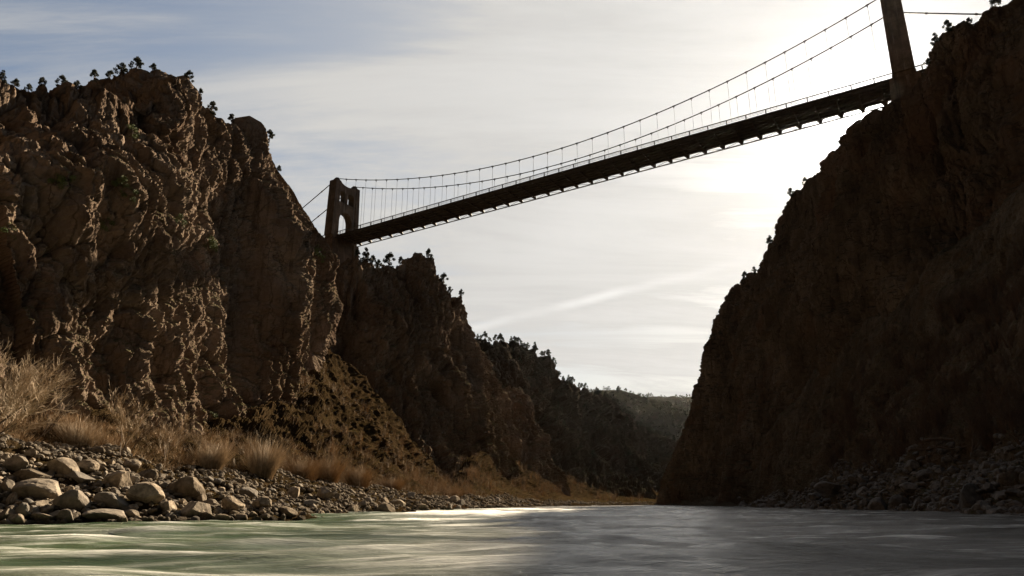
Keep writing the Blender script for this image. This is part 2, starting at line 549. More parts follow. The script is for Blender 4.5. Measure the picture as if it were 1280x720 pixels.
# ------------------------------------------------------------------ the river
def build_river():
    m, t, b = newmat('river_water')
    P = t.new('ShaderNodeNewGeometry').outputs['Position']
    flow = t.scalevec(P, (0.30, 1.0, 1.0), (0, 0, math.radians(14)))
    d1 = t.noise(flow, 0.22, 5, 0.6, 0.8)
    d2 = t.noise(t.scalevec(P, (0.16, 1.2, 1.0), (0, 0, math.radians(10))), 1.3, 5, 0.65, 0.5)
    sep = t.new('ShaderNodeSeparateXYZ')
    t.put(sep.inputs[0], P)
    lft = t.maprange(sep.outputs[0], -12, 6, 1.0, 0.0, True)
    green = t.ramp(d1, [(0.35, (0.020, 0.044, 0.020)), (0.65, (0.075, 0.115, 0.052))])
    grey = t.ramp(d1, [(0.35, (0.05, 0.051, 0.046)), (0.62, (0.25, 0.248, 0.235))])
    base = t.mix(lft, grey, green)
    att = t.new('ShaderNodeAttribute', attribute_name='foam')
    fm = t.math('MULTIPLY', att.outputs['Fac'], t.maprange(d2, 0.36, 0.60, 0.12, 1.0))
    fm = t.math('MAXIMUM', fm, t.math('MULTIPLY', t.maprange(d2, 0.47, 0.72, 0, 0.7), t.maprange(d1, 0.36, 0.60, 0, 1)), clamp=True)
    c = t.mix(fm, base, (0.72, 0.72, 0.68))
    t.put(b.inputs['Base Color'], c)
    t.put(b.inputs['Roughness'], t.math('ADD', 0.10, t.math('MULTIPLY', fm, 0.5)))
    b.inputs['Specular IOR Level'].default_value = 0.6
    b.inputs['IOR'].default_value = 1.33
    hh = t.math('ADD', t.math('MULTIPLY', d2, 0.5), t.math('MULTIPLY', t.noise(t.scalevec(P, (0.4, 1.5, 1), (0, 0, 0.2)), 5.0, 5, 0.7, 0.4), 0.35))
    bp = t.new('ShaderNodeBump')
    bp.inputs['Strength'].default_value = 0.6
    bp.inputs['Distance'].default_value = 0.35
    t.put(bp.inputs['Height'], hh)
    t.l.new(bp.outputs[0], b.inputs['Normal'])
    # mesh: fan-like rows, dense near the viewer
    ys = np.concatenate([np.linspace(-60, 4, 30), 4.2 * (420 / 4.2) ** np.linspace(0, 1, 620)])
    nx = 420
    G = np.zeros((len(ys), nx, 3))
    for i, y in enumerate(ys):
        hw = 55 + max(y, 0) * 0.9
        hw = min(hw, 240)
        s = np.linspace(-1, 1, nx)
        s = np.sign(s) * np.abs(s) ** (1.35)
        G[i, :, 0] = s * hw
        G[i, :, 1] = y
    p = G.reshape(-1, 3)
    a = math.radians(14)
    q = np.stack([(p[:, 0] * math.cos(a) - p[:, 1] * math.sin(a)) * 0.32, p[:, 0] * math.sin(a) + p[:, 1] * math.cos(a), p[:, 0] * 0], 1)
    big = fbm(q * 0.20, 2, 5)
    midw = fbm(q * 0.62 + 9, 3, 8)
    chop = fbm(np.stack([q[:, 0] * 2.2 + midw * .8, q[:, 1] * 1.9 + big, q[:, 2]], 1), 3, 12)
    z = 0.15 * big + 0.10 * midw + 0.030 * chop
    # standing waves of the rapid
    foam = np.clip((midw - 0.45) * 1.3, 0, 1) * 0.5 + np.clip((chop + midw - .9) * .8, 0, .5)
    for (u, v, Y, sx, sy, hgt, fo) in WAVES:
        c = at(u, v, Y)
        ang = 0.12
        dx = (p[:, 0] - c[0])
        dy = (p[:, 1] - c[1]) - dx * ang
        dy = dy + sy * (0.9 * midw + 0.5 * big)
        sx = sx * 0.75
        g = np.exp(-(dx / sx) ** 2 - (dy / sy) ** 2)
        z = z + hgt * g
        foam = foam + fo * np.exp(-(dx / sx) ** 2 - ((dy + 0.15 * sy) / (sy * 0.9)) ** 2)
    z = z * np.clip((260 - p[:, 1]) / 200, 0.05, 1)
    G[:, :, 2] = z.reshape(len(ys), nx)
    o = mesh_obj('river', G.reshape(-1, 3), grid_faces(len(ys), nx, True), m, smooth=True)
    at_ = o.data.attributes.new('foam', 'FLOAT', 'POINT')
    at_.data.foreach_set('value', np.clip(foam, 0, 1.8).astype(np.float32))
    tag(o, kind='structure')


WAVES = [(60, 672, 21, 4.5, 0.7, 0.18, 0.9), (20, 684, 17, 2.5, 0.6, 0.12, 0.6), (210, 664, 25, 3.0, 0.7, 0.18, 0.7),
         (330, 672, 20, 2.6, 0.6, 0.16, 0.4), (345, 655, 33, 3.5, 0.9, 0.20, 0.5), (440, 658, 32, 4, 0.9, 0.15, 0.4),
         (540, 650, 42, 5, 1.4, 0.22, 1.2), (620, 645, 55, 9, 3.5, 0.25, 1.8), (700, 643, 62, 10, 3.5, 0.2, 1.4), (590, 640, 80, 10, 6, 0.2, 1.8), (640, 638, 105, 10, 9, 0.2, 1.6), (560, 645, 58, 6, 2.5, 0.2, 1.4),
         (660, 675, 19.5, 1.3, 0.6, 0.22, 0.2), (760, 668, 23, 2.5, 0.6, 0.15, 0.2), (480, 690, 15, 2.2, 0.5, 0.1, 0.25),
         (860, 680, 18, 3.0, 0.5, 0.12, 0.25), (1000, 690, 15, 2.5, 0.5, 0.1, 0.15), (700, 655, 33, 3, .8, 0.18, 0.4)]
build_river()

bed = mesh_obj('ground', [(-9000, -3000, -2.5), (9000, -3000, -2.5), (9000, 12000, -2.5), (-9000, 12000, -2.5)], [(0, 1, 2, 3)], M['bank'])
tag(bed, kind='structure')


# ------------------------------------------------------------------ cliffs
def cliff(name, cols, nu, nv, back, mat, amp, size, seed, flipn=False, edge=None, **kw):
    """cols: rows base->rim as world points; behind the rim the rock goes on as a plateau"""
    A = np.asarray(cols, float)
    back = np.asarray(back, float)
    nb = [A]
    rim = A[:, -1]
    for (f, dz) in ((0.12, 0.2), (1.0, 0.5), (3.0, -3)):
        e = rim + back * f
        e[:, 2] = rim[:, 2] + dz
        nb.append(e[:, None])
    e = rim + back * 3.4
    e[:, 2] = -5
    nb.append(e[:, None])
    A = np.concatenate(nb, 1)
    q = np.clip(project(A), -1500, 2800)
    vw = np.linalg.norm(np.diff(q, axis=1), axis=2).mean(0) + 2
    k = len(vw)
    tot = vw[:k - 4].sum()
    vw[k - 4] = tot * 0.02
    vw[k - 3] = tot * 0.07
    vw[k - 2] = tot * 0.05
    vw[k - 1] = tot * 0.05
    G = surface(A, nu, nv, vw=vw)
    tr = vw[:k - 4].sum() / vw.sum()
    tv = np.linspace(0, 1, nv)[None, :]
    big = 0.38 + 0.62 * np.clip(np.abs(tv - tr) / 0.14, 0, 1) + np.zeros((nu, 1))
    if edge:
        # calm the largest relief where the outline of the cliff runs down its side
        uu = np.linspace(0, 1, nu)[:, None]
        big = big * (0.3 + 0.7 * np.clip(np.abs(uu - edge) / 0.10, 0, 1))
    G = rockify(G, amp, size, seed, flipn, big=big, **kw)
    o = mesh_obj(name, G.reshape(-1, 3), grid_faces(G.shape[0], G.shape[1], flipn), mat)
    tag(o, kind='structure')
    return o, G


def col(base, rim, ts, bend=0.0):
    """base, rim = (u, v, Y); ts = [(t along the picture, fraction of the depth)]"""
    out = []
    for t, fy in ts:
        u = base[0] + (rim[0] - base[0]) * t + bend * math.sin(math.pi * t)
        v = base[1] + (rim[1] - base[1]) * t
        out.append(at(u, v, base[2] + (rim[2] - base[2]) * fy))
    return out


SA = [(-0.12, 0.0), (0, 0), (0.2, 0.07), (0.4, 0.15), (0.6, 0.25), (0.74, 0.34), (0.82, 0.62), (1, 1)]
SB = [(-0.12, 0.0), (0, 0), (0.2, 0.16), (0.4, 0.34), (0.6, 0.5), (0.74, 0.66), (0.82, 0.78), (1, 1)]
def blend(k):
    return [(a[0], a[1] * (1 - k) + b[1] * k) for a, b in zip(SA, SB)]


def left_cliff():
    spec = [((-900, 400, 16), (-900, -420, 40), 0), ((-520, 440, 30), (-500, -120, 54), 0), ((-300, 470, 38), (-240, 20, 66), 0), ((-120, 500, 48), (-90, 84, 78), 0), ((-20, 512, 54), (0, 106, 85), 0), ((50, 518, 59), (60, 117, 92), 0.1),
            ((110, 525, 65), (120, 127, 98), 0.2), ((165, 530, 72), (178, 134, 103), 0.35), ((195, 532, 78), (204, 114, 106), 0.6), ((222, 533, 84), (228, 106, 110), 0.8),
            ((245, 533, 90), (243, 124, 114), 0.9), ((265, 533, 95), (264, 145, 119), 1), ((285, 532, 100), (290, 167, 124), 1), ((305, 530, 105), (312, 174, 129), 1), ((318, 524, 110), (329, 182, 134), 1),
            ((332, 515, 115), (346, 212, 140), 1), ((348, 506, 122), (366, 238, 146), 1), ((364, 496, 129), (386, 268, 152), 1), ((380, 486, 138), (402, 292, 158), 1), ((392, 480, 146), (412, 318, 161), 1)]
    spec = [(b, (r[0], r[1], b[2] + (r[2] - b[2]) * (0.55 if i < 12 else 0.55 + 0.45 * min(1, (i - 11) / 5.0))), k) for i, (b, r, k) in enumerate(spec)]
    cols = [col(b, r, blend(k)) for b, r, k in spec]
    last = np.array(cols[-1])
    edge = np.array([at(u, v, Y) for u, v, Y in ((396, 520, 150), (402, 480, 152), (412, 440, 156), (419, 405, 160), (419, 375, 162), (418, 352, 164), (417, 340, 164), (415, 326, 164))])
    cols.append(edge)
    cols.append(edge + np.array((-8, 10, -1)))
    cols.append(edge + np.array((-22, 40, -4)))
    return cliff('cliff', cols, 680, 760, (-14, 8, 0), M['cliff'], 2.9, 9.0, 3, tall=3.0, weights=(1, 1, 1.15, 1.3))


CL, GL = left_cliff()

S2 = [(-0.1, 0), (0, 0), (0.25, 0.3), (0.5, 0.5), (0.75, 0.7), (0.9, 0.85), (1, 1)]
def second_cliff():
    spec = [((340, 560, 168), (340, 330, 196)), ((380, 565, 168), (385, 333, 200)), ((410, 572, 170), (412, 333, 203)), ((435, 578, 172), (435, 332, 204)), ((455, 582, 176), (455, 332, 206)), ((472, 586, 178), (478, 334, 212)), ((488, 590, 182), (502, 335, 219)),
            ((498, 592, 184), (509, 325, 222)), ((520, 596, 188), (526, 324, 225)), ((534, 598, 192), (540, 342, 228)), ((548, 600, 196), (558, 362, 232)), ((562, 603, 200), (577, 371, 236)),
            ((574, 600, 206), (584, 388, 241)), ((586, 596, 214), (592, 418, 247)), ((600, 592, 222), (606, 450, 254)), ((612, 592, 232), (622, 482, 262)), ((622, 596, 240), (632, 508, 268)), ((632, 602, 250), (640, 550, 274))]
    cols = [np.array(col(b, r, S2)) for b, r in spec]
    cols.append(cols[-1] + np.array((-4, 14, -3)))
    cols.append(cols[-2] + np.array((-20, 60, -10)))
    return cliff('cliff', cols, 420, 420, (-6, 16, 0), M['cliff'], 3.4, 10.0, 23, tall=3.2, weights=(1, 1.1, 1.5, 1.9))


C2, G2 = second_cliff()


def spur():
    spec = [((590, 612, 270), (600, 500, 310)), ((615, 614, 262), (625, 484, 305)), ((640, 616, 262), (648, 488, 302)), ((655, 617, 266), (660, 508, 300)), ((668, 618, 272), (670, 528, 302)), ((685, 620, 280), (684, 562, 306)), ((700, 622, 290), (698, 592, 310))]
    cols = [np.array(col(b, r, S2)) for b, r in spec]
    cols.append(cols[-1] + np.array((-5, 20, -2)))
    cols.append(cols[-2] + np.array((-20, 60, -6)))
    return cliff('cliff', cols, 170, 180, (-6, 18, 0), M['cliff'], 2.8, 10.0, 41, tall=2.6, weights=(1, 1.1, 1.5, 1.9))


C2b, G2b = spur()


def third_cliff():
    spec = [((520, 600, 380), (500, 440, 440)), ((560, 604, 370), (560, 432, 440)), ((590, 606, 362), (590, 421, 442)), ((615, 608, 356), (612, 422, 446)), ((640, 612, 350), (640, 421, 455)), ((658, 615, 350), (656, 426, 460)),
            ((680, 618, 352), (676, 448, 475)), ((705, 620, 360), (700, 471, 498)), ((725, 624, 370), (716, 481, 518)), ((750, 627, 384), (745, 499, 556)), ((775, 629, 400), (775, 518, 598)), ((800, 630, 420), (802, 538, 640)),
            ((825, 631, 440), (830, 558, 690)), ((845, 632, 460), (850, 574, 735)), ((860, 632.5, 480), (862, 600, 770))]
    cols = [np.array(col(b, r, S2)) for b, r in spec]
    cols.append(cols[-1] + np.array((10, 60, -10)))
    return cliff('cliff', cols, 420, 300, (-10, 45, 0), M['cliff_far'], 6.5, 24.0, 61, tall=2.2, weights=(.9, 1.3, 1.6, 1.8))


C3, G3 = third_cliff()


def far_hill(name, spec, seed, back, amp):
    cols = [np.array(col(b, r, S2)) for b, r in spec]
    return cliff(name, cols, 220, 160, back, M['hill'], amp, 90.0, seed, tall=1.0, weights=(1.6, .5, .6, .6))


H1, GH1 = far_hill('hill', [((640, 640, 900), (640, 520, 1500)), ((700, 640, 900), (700, 497, 1500)), ((740, 640, 900), (740, 488, 1500)), ((775, 640, 900), (772, 487, 1480)), ((800, 640, 900), (800, 492, 1450)), ((830, 640, 900), (828, 502, 1400)), ((850, 640, 900), (850, 512, 1350)), ((880, 640, 900), (885, 535, 1300)), ((940, 640, 900), (940, 560, 1250)), ((1000, 640, 900), (1000, 575, 1200))], 71, (0, 300, 0), 10)
H2, GH2 = far_hill('hill', [((740, 640, 1600), (740, 520, 2600)), ((800, 640, 1600), (800, 503, 2600)), ((850, 640, 1600), (850, 500, 2600)), ((900, 640, 1600), (900, 499, 2600)), ((960, 640, 1600), (960, 495, 2600)), ((1060, 640, 1600), (1060, 510, 2600))], 75, (0, 500, 0), 16)


def right_cliff():
    def fit(pts):
        return [at(*p) for p in pts]
    e0 = fit([(822, 655, 292), (829, 632, 292), (843, 590, 288), (858, 540, 284), (874, 490, 279), (888, 438, 272), (912, 374, 262), (934, 352, 254)])
    e0 = np.array(e0)
    TS = [(-0.08, 0), (0, 0), (0.15, .15), (.32, .32), (.5, .5), (.68, .68), (.88, .88), (1, 1)]
    spec = [((858, 634, 268), (950, 340, 240)), ((885, 636, 245), (962, 312, 222)), ((912, 638, 222), (976, 280, 204)), ((940, 640, 200), (990, 254, 188)), ((965, 642, 180), (1012, 228, 172)), ((990, 640, 165), (1042, 198, 154)), ((1010, 640, 150), (1066, 170, 140)),
            ((1040, 640, 138), (1082, 158, 132)), ((1070, 640, 128), (1100, 150, 126)), ((1095, 640, 120), (1124, 138, 121)), ((1120, 640, 112), (1142, 122, 117)), ((1150, 640, 106), (1156, 88, 114)), ((1180, 640, 100), (1182, 58, 111)), ((1210, 640, 95), (1219, 34, 108)), ((1245, 640, 90), (1252, 10, 104)),
            ((1300, 640, 82), (1302, -36, 96)), ((1400, 640, 72), (1400, -170, 84)), ((1600, 650, 56), (1600, -420, 68)), ((1950, 660, 38), (1900, -900, 50))]
    cols = [e0 + np.array((40, 60, -10)), e0 + np.array((12, 16, -2)), e0]
    cols += [np.array(col(b, r, TS)) for b, r in spec]
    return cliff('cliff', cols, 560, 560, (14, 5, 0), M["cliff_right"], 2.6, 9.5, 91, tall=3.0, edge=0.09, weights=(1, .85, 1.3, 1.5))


CR, GR = right_cliff()


# the canyon goes on behind the viewer
def wall_behind():
    def rows(xb, xt, y, h):
        return [(xb, y, -3), (xb * 1.02, y, h * .15), (xb * 1.1 + 0, y, h * .45), (xt, y, h)]
    L = [rows(-78, -98, 62, 70), rows(-62, -82, 20, 88), rows(-64, -86, -30, 96), rows(-66, -88, -90, 90), rows(-80, -104, -150, 96)]
    cols = [np.array(c, float) for c in L]
    cliff('cliff', cols, 160, 80, (-12, -4, 0), M['cliff'], 4, 14.0, 111, flipn=True, tall=2)
    R = [rows(62, 78, 44, 100), rows(62, 84, 0, 104), rows(70, 92, -50, 98), rows(66, 88, -100, 98), rows(56, 78, -160, 100)]
    cols = [np.array(c, float) for c in R]
    cliff('cliff', cols, 130, 80, (12, 4, 0), M['cliff_right'], 4, 14.0, 121, tall=2)


wall_behind()

# ------------------------------------------------------------------ banks
def left_bank():
    # rows: under water, waterline, top of the boulders, half way, foot of the cliff, hidden end
    K = []
    S = [(-1500, (1100, 4), (600, 12), (480, 17), (400, 24)), (-700, (760, 14), (560, 22), (500, 28), (430, 32)), (-300, (680, 27), (540, 34), (510, 38), (470, 43)), (-100, (660, 34), (540, 42), (522, 46), (498, 50)), (0, (653.5, 37), (547, 48), (533, 52), (505, 57)), (80, (653.5, 38), (557, 52), (542, 57), (515, 64)),
         (150, (653, 39.5), (568, 56), (548, 62), (524, 73)), (220, (651.5, 42), (580, 61), (560, 70), (530, 86)), (300, (649, 46), (592, 69), (572, 80), (528, 106)), (350, (647.5, 50), (599, 78), (575, 94), (505, 124)),
         (400, (645.5, 55), (606, 88), (580, 108), (474, 146)), (430, (644, 60), (610, 94), (588, 116), (500, 150)), (480, (641.5, 70), (615, 105), (600, 128), (542, 160)), (530, (638.5, 85), (621, 120), (610, 140), (584, 175)),
         (565, (636.5, 100), (624, 132), (616, 152), (600, 194)), (600, (634.8, 120), (622, 150), (600, 190), (566, 228)), (640, (634, 150), (625, 190), (606, 225), (580, 262)), (680, (633, 180), (628, 220), (614, 255), (592, 296)), (720, (632.3, 215), (629, 260), (622, 300), (608, 345)), (770, (632, 250), (629.5, 300), (626, 350), (616, 400)), (830, (631.6, 290), (630, 350), (627, 400), (620, 450)), (900, (631.2, 340), (630, 400), (628, 450), (624, 500))]
    for u, w, b, h, t in S:
        p1 = at(u, w[0], w[1])
        p1[2] = 0.0
        p2, p3, p4 = at(u, *b), at(u, *h), at(u, *t)
        p0 = p1 + (p1 - p2) * 0.35
        p0[2] = -2.0
        p5 = p4 + (p4 - p3) * 0.8
        K.append([p0, p1, p2, p3, p4, p5])
    G = surface(K, 560, 420)
    hm = np.clip((G[..., 2] - 2.0) / 8.0, 0, 1) * .8 + 0.4
    G = rockify(G, 0.9, 4.0, 131, False, tall=1.0, weights=(.8, .8, 1, 1.2), mask=hm)
    o = mesh_obj('riverbank', G.reshape(-1, 3), grid_faces(*G.shape[:2], False), M['bank'])
    tag(o, kind='structure')
    return K, G


KL, GBL = left_bank()


def right_bank():
    K = []
    S = [(828, (632.5, 280), (631.5, 288), (630, 290), (628, 294)), (900, (633.5, 200), (632, 212), (630, 218), (626, 226)), (945, (634.4, 160), (630, 170), (612, 176), (585, 184)), (975, (635.4, 135), (620, 147), (575, 158), (528, 166)),
         (1020, (637, 110), (607, 124), (540, 138), (472, 146)), (1060, (638.2, 97), (598, 112), (500, 124), (428, 131)), (1120, (640.3, 82), (586, 98), (455, 110), (370, 116)), (1180, (642.5, 70), (573, 87), (420, 98), (316, 104)),
         (1230, (644.2, 61), (562, 78), (385, 90), (275, 96)), (1280, (646, 54), (552, 70), (350, 82), (235, 89)), (1400, (651, 43), (535, 58), (260, 68), (130, 75)), (1600, (662, 30), (510, 43), (180, 50), (0, 58)), (2000, (690, 17), (470, 26), (60, 32), (-200, 38))]
    for u, w, b, h, t in S:
        p1 = at(u, w[0], w[1])
        p1[2] = 0.0
        p2, p3, p4 = at(u, *b), at(u, *h), at(u, *t)
        p0 = p1 + (p1 - p2) * 0.35
        p0[2] = -2.0
        p5 = p4 + np.array((10.0, 6.0, 3.0))
        K.append([p0, p1, p2, p3, p4, p5])
    G = surface(K, 380, 340)
    G = rockify(G, 0.8, 3.5, 151, False, tall=1.0, weights=(1, .8, .8, 1))
    o = mesh_obj('riverbank', G.reshape(-1, 3), grid_faces(*G.shape[:2], False), M['talus'])
    tag(o, kind='structure')
    return K, G


KR, GBR = right_bank()


# ------------------------------------------------------------------ the air
def build_haze():
    v = [(x, y, z) for z in (-3.6, 760) for y in (-700, 3900) for x in (-3200, 3200)]
    f = [(0, 2, 3, 1), (4, 5, 7, 6), (0, 1, 5, 4), (2, 6, 7, 3), (0, 4, 6, 2), (1, 3, 7, 5)]
    m = bpy.data.materials.new('canyon_haze')
    m.use_nodes = True
    t = m.node_tree
    t.nodes.clear()
    pv = t.nodes.new('ShaderNodeVolumePrincipled')
    o = t.nodes.new('ShaderNodeOutputMaterial')
    t.links.new(pv.outputs[0], o.inputs['Volume'])
    pv.inputs['Density'].default_value = 0.0000045
    pv.inputs['Anisotropy'].default_value = 0.8
    pv.inputs['Color'].default_value = (.9, .92, .95, 1)
    tag(mesh_obj('haze', v, f, m), kind='stuff')


build_haze()

# ------------------------------------------------------------------ the bridge
BL = np.array((-54.4, 211.6, 80.0 + CAMZ))       # deck at the far tower
BR = np.array((80.6, 126.8, 82.0 + CAMZ))        # deck at the near tower
BD = BR - BL
SPAN = float(np.linalg.norm(BD[:2]))
BD2 = np.array((BD[0], BD[1], 0)) / SPAN          # along the bridge
BN = np.array((-BD2[1], BD2[0], 0))               # across, away from the viewer
SLOPE = BD[2] / SPAN
ZUP = np.array((0, 0, 1.0))


def bp(s, n, z):
    """s metres along from the left tower, n across, z above the deck"""
    return BL + BD2 * s + BN * n + ZUP * (z + SLOPE * s)


class MB:
    def __init__(self):
        self.v, self.f = [], []

    def add(self, vs, fs):
        k = len(self.v)
        self.v += [tuple(x) for x in vs]
        self.f += [tuple(i + k for i in f) for f in fs]

    def hexa(self, a, b):
        """two quads of 4 corners each"""
        self.add(list(a) + list(b), [(3, 2, 1, 0), (4, 5, 6, 7), (0, 1, 5, 4), (1, 2, 6, 5), (2, 3, 7, 6), (3, 0, 4, 7)])

    def bar(self, p, q, w, h=None, up=ZUP):
        p, q = np.array(p, float), np.array(q, float)
        h = w if h is None else h
        d = q - p
        d /= np.linalg.norm(d) + 1e-9
        s = np.cross(d, up)
        if np.linalg.norm(s) < 1e-3:
            s = np.cross(d, np.array((1, 0, 0.)))
        s /= np.linalg.norm(s)
        t = np.cross(s, d)
        c = [s * a * w / 2 + t * b * h / 2 for a, b in ((-1, -1), (1, -1), (1, 1), (-1, 1))]
        self.hexa([p + x for x in c], [q + x for x in c])

    def tube(self, pts, rs, n=6, cap=True):
        pts = [np.array(p, float) for p in pts]
        rings = []
        prev = None
        for i, p in enumerate(pts):
            d = pts[min(i + 1, len(pts) - 1)] - pts[max(i - 1, 0)]
            d /= np.linalg.norm(d) + 1e-9
            ref = prev if prev is not None else (np.array((0, 0, 1.)) if abs(d[2]) < .9 else np.array((1., 0, 0)))
            s = np.cross(d, ref)
            s /= np.linalg.norm(s) + 1e-9
            t = np.cross(s, d)
            prev = t
            r = rs[i] if hasattr(rs, '__len__') else rs
            rings.append([p + (s * math.cos(a) + t * math.sin(a)) * r for a in [2 * math.pi * k / n for k in range(n)]])
        fs = []
        for i in range(len(pts) - 1):
            for k in range(n):
                fs.append((i * n + k, i * n + (k + 1) % n, (i + 1) * n + (k + 1) % n, (i + 1) * n + k))
        if cap:
            fs.append(tuple(range(n))[::-1])
            fs.append(tuple((len(pts) - 1) * n + k for k in range(n)))
        self.add([x for r in rings for x in r], fs)

    def build(self, name, mat, parent=None, smooth=False, origin=None):
        v = np.array(self.v)
        if origin is not None:
            v = v - np.array(origin)
        return mesh_obj(name, v, self.f, mat, parent, smooth)


TH = 19.9
MID = 6.6


def cable_z(s):
    return MID + (TH - MID) * (2 * s / SPAN - 1) ** 2


def outline_mesh(name, rings, thick, mat, to_world, parent):
    """flat outline with openings, given real thickness: rings[0] outer, the others openings"""
    cu = bpy.data.curves.new(name, 'CURVE')
    cu.dimensions = '2D'
    cu.fill_mode = 'BOTH'
    cu.extrude = thick / 2
    cu.bevel_depth = 0.06
    for r in rings:
        sp = cu.splines.new('POLY')
        sp.points.add(len(r) - 1)
        for i, (x, y) in enumerate(r):
            sp.points[i].co = (x, y, 0, 1)
        sp.use_cyclic_u = True
    tmp = bpy.data.objects.new('tmp', cu)
    COL.objects.link(tmp)
    bpy.context.view_layer.update()
    me = bpy.data.meshes.new_from_object(tmp.evaluated_get(bpy.context.evaluated_depsgraph_get()))
    bpy.data.objects.remove(tmp)
    bpy.data.curves.remove(cu)
    v = np.zeros(len(me.vertices) * 3)
    me.vertices.foreach_get('co', v)
    v = v.reshape(-1, 3)
    w = np.array([to_world(a, b, c) for a, b, c in v])
    me.vertices.foreach_set('co', w.ravel().astype(np.float32))
    me.materials.clear()
    me.materials.append(mat)
    me.update()
    me.name = name
    o = bpy.data.objects.new(name, me)
    COL.objects.link(o)
    o.parent = parent
    return o


def arch(hw, z0, zs, za, n=8, pointed=True):
    r = [(-hw, z0), (hw, z0), (hw, zs)]
    for i in range(1, n + 1):
        t = i / n
        r.append((hw * (math.cos(t * math.pi / 2) ** (0.8 if pointed else 1)), zs + (za - zs) * (math.sin(t * math.pi / 2) ** (1.1 if pointed else 1))))
    for i in range(n - 1, -1, -1):
        t = i / n
        r.append((-hw * (math.cos(t * math.pi / 2) ** (0.8 if pointed else 1)), zs + (za - zs) * (math.sin(t * math.pi / 2) ** (1.1 if pointed else 1))))
    return r


def tower(parent, s0, thick, flare, pier_depth):
    def tw(n, z, t):
        k = 1 + flare * (1 - z / 20.0)
        return bp(s0, 0, 0) + BN * n + BD2 * (t * k) + ZUP * z
    W0, W1 = 5.25, 4.75
    outer = [(-W0, 0), (W0, 0), (W1, TH - 1.2), (W1 - 2.1, TH - 1.2), (W1 - 2.4, TH - 1.5), (1.2, TH - 1.85), (0, TH - 1.95), (-1.2, TH - 1.85), (-W1 + 2.4, TH - 1.5), (-W1 + 2.1, TH - 1.2), (-W1, TH - 1.2)]
    main = arch(2.75, 0.9, 5.6, 9.0)
    wl = [(x - 1.72, z) for x, z in arch(1.38, 11.9, 15.0, 15.9, pointed=False)]
    wr = [(x + 1.72, z) for x, z in arch(1.38, 11.9, 15.0, 15.9, pointed=False)]
    t = outline_mesh('tower', [outer, main, wl, wr], thick, M['concrete'], tw, parent)
    # pilasters and string courses stand proud of the wall
    for sg in (-1, 1):
        m = MB()
        for z0, z1, w in ((0.0, TH - 1.0, 1.5),):
            a = [tw(sg * (W0 - 0.1) + dx, z0, dt) for dx, dt in ((-w / 2 - .1 * sg, -thick / 2 - .28), (w / 2 - .1 * sg, -thick / 2 - .28), (w / 2 - .1 * sg, thick / 2 + .28), (-w / 2 - .1 * sg, thick / 2 + .28))]
            b = [tw(sg * (W1 - 0.1) + dx, z1, dt) for dx, dt in ((-w / 2 - .1 * sg, -thick / 2 - .28), (w / 2 - .1 * sg, -thick / 2 - .28), (w / 2 - .1 * sg, thick / 2 + .28), (-w / 2 - .1 * sg, thick / 2 + .28))]
            m.hexa(a, b)
        m.build('pilaster', M['concrete'], t)
    for z0, z1, w, pr in ((10.4, 10.75, W0 - .9, .12), (16.9, 17.2, W1 - 1.1, .12)):
        for fs in (-1, 1):
            m = MB()
            y0, y1 = fs * thick / 2 * 1.0, fs * (thick / 2 + pr)
            m.hexa([tw(-w, z0, y0), tw(w, z0, y0), tw(w, z0, y1), tw(-w, z0, y1)], [tw(-w, z1, y0), tw(w, z1, y0), tw(w, z1, y1), tw(-w, z1, y1)])
            m.build('string_course', M['concrete'], t)
    for sg in (-1, 1):
        m = MB()
        n0 = sg * 3.9
        h = thick / 2 + .12
        m.hexa([tw(n0 - .95, TH - 1.35, -h), tw(n0 + .95, TH - 1.35, -h), tw(n0 + .95, TH - 1.35, h), tw(n0 - .95, TH - 1.35, h)],
               [tw(n0 - .95, TH - .85, -h), tw(n0 + .95, TH - .85, -h), tw(n0 + .95, TH - .85, h), tw(n0 - .95, TH - .85, h)])
        m.tube([tw(n0, TH - .85, 0) + BD2 * x + ZUP * z for x, z in ((-1.1, 0), (-.7, .55), (0, .8), (.7, .55), (1.1, 0))], .42, 8)
        m.build('saddle', M['steel'], t)
    # solid pier below the deck
    m = MB()
    hw = thick / 2 + .35
    m.hexa([tw(-5.5, -pier_depth, -hw - .5), tw(5.5, -pier_depth, -hw - .5), tw(5.5, -pier_depth, hw + .5), tw(-5.5, -pier_depth, hw + .5)],
           [tw(-5.3, -0.01, -hw), tw(5.3, -0.01, -hw), tw(5.3, -0.01, hw), tw(-5.3, -0.01, hw)])
    m.build('pier', M['concrete'], t)
    for sg in (-1, 1):
        m = MB()
        n0 = sg * 4.6
        g = hw + .5
        m.hexa([tw(n0 - 1.25, -pier_depth, -g - .45), tw(n0 + 1.25, -pier_depth, -g - .45), tw(n0 + 1.25, -pier_depth, g + .45), tw(n0 - 1.25, -pier_depth, g + .45)],
               [tw(n0 - 1.1, -1.2, -g), tw(n0 + 1.1, -1.2, -g), tw(n0 + 1.1, -1.2, g), tw(n0 - 1.1, -1.2, g)])
        m.build('buttress', M['concrete'], t)
    return t


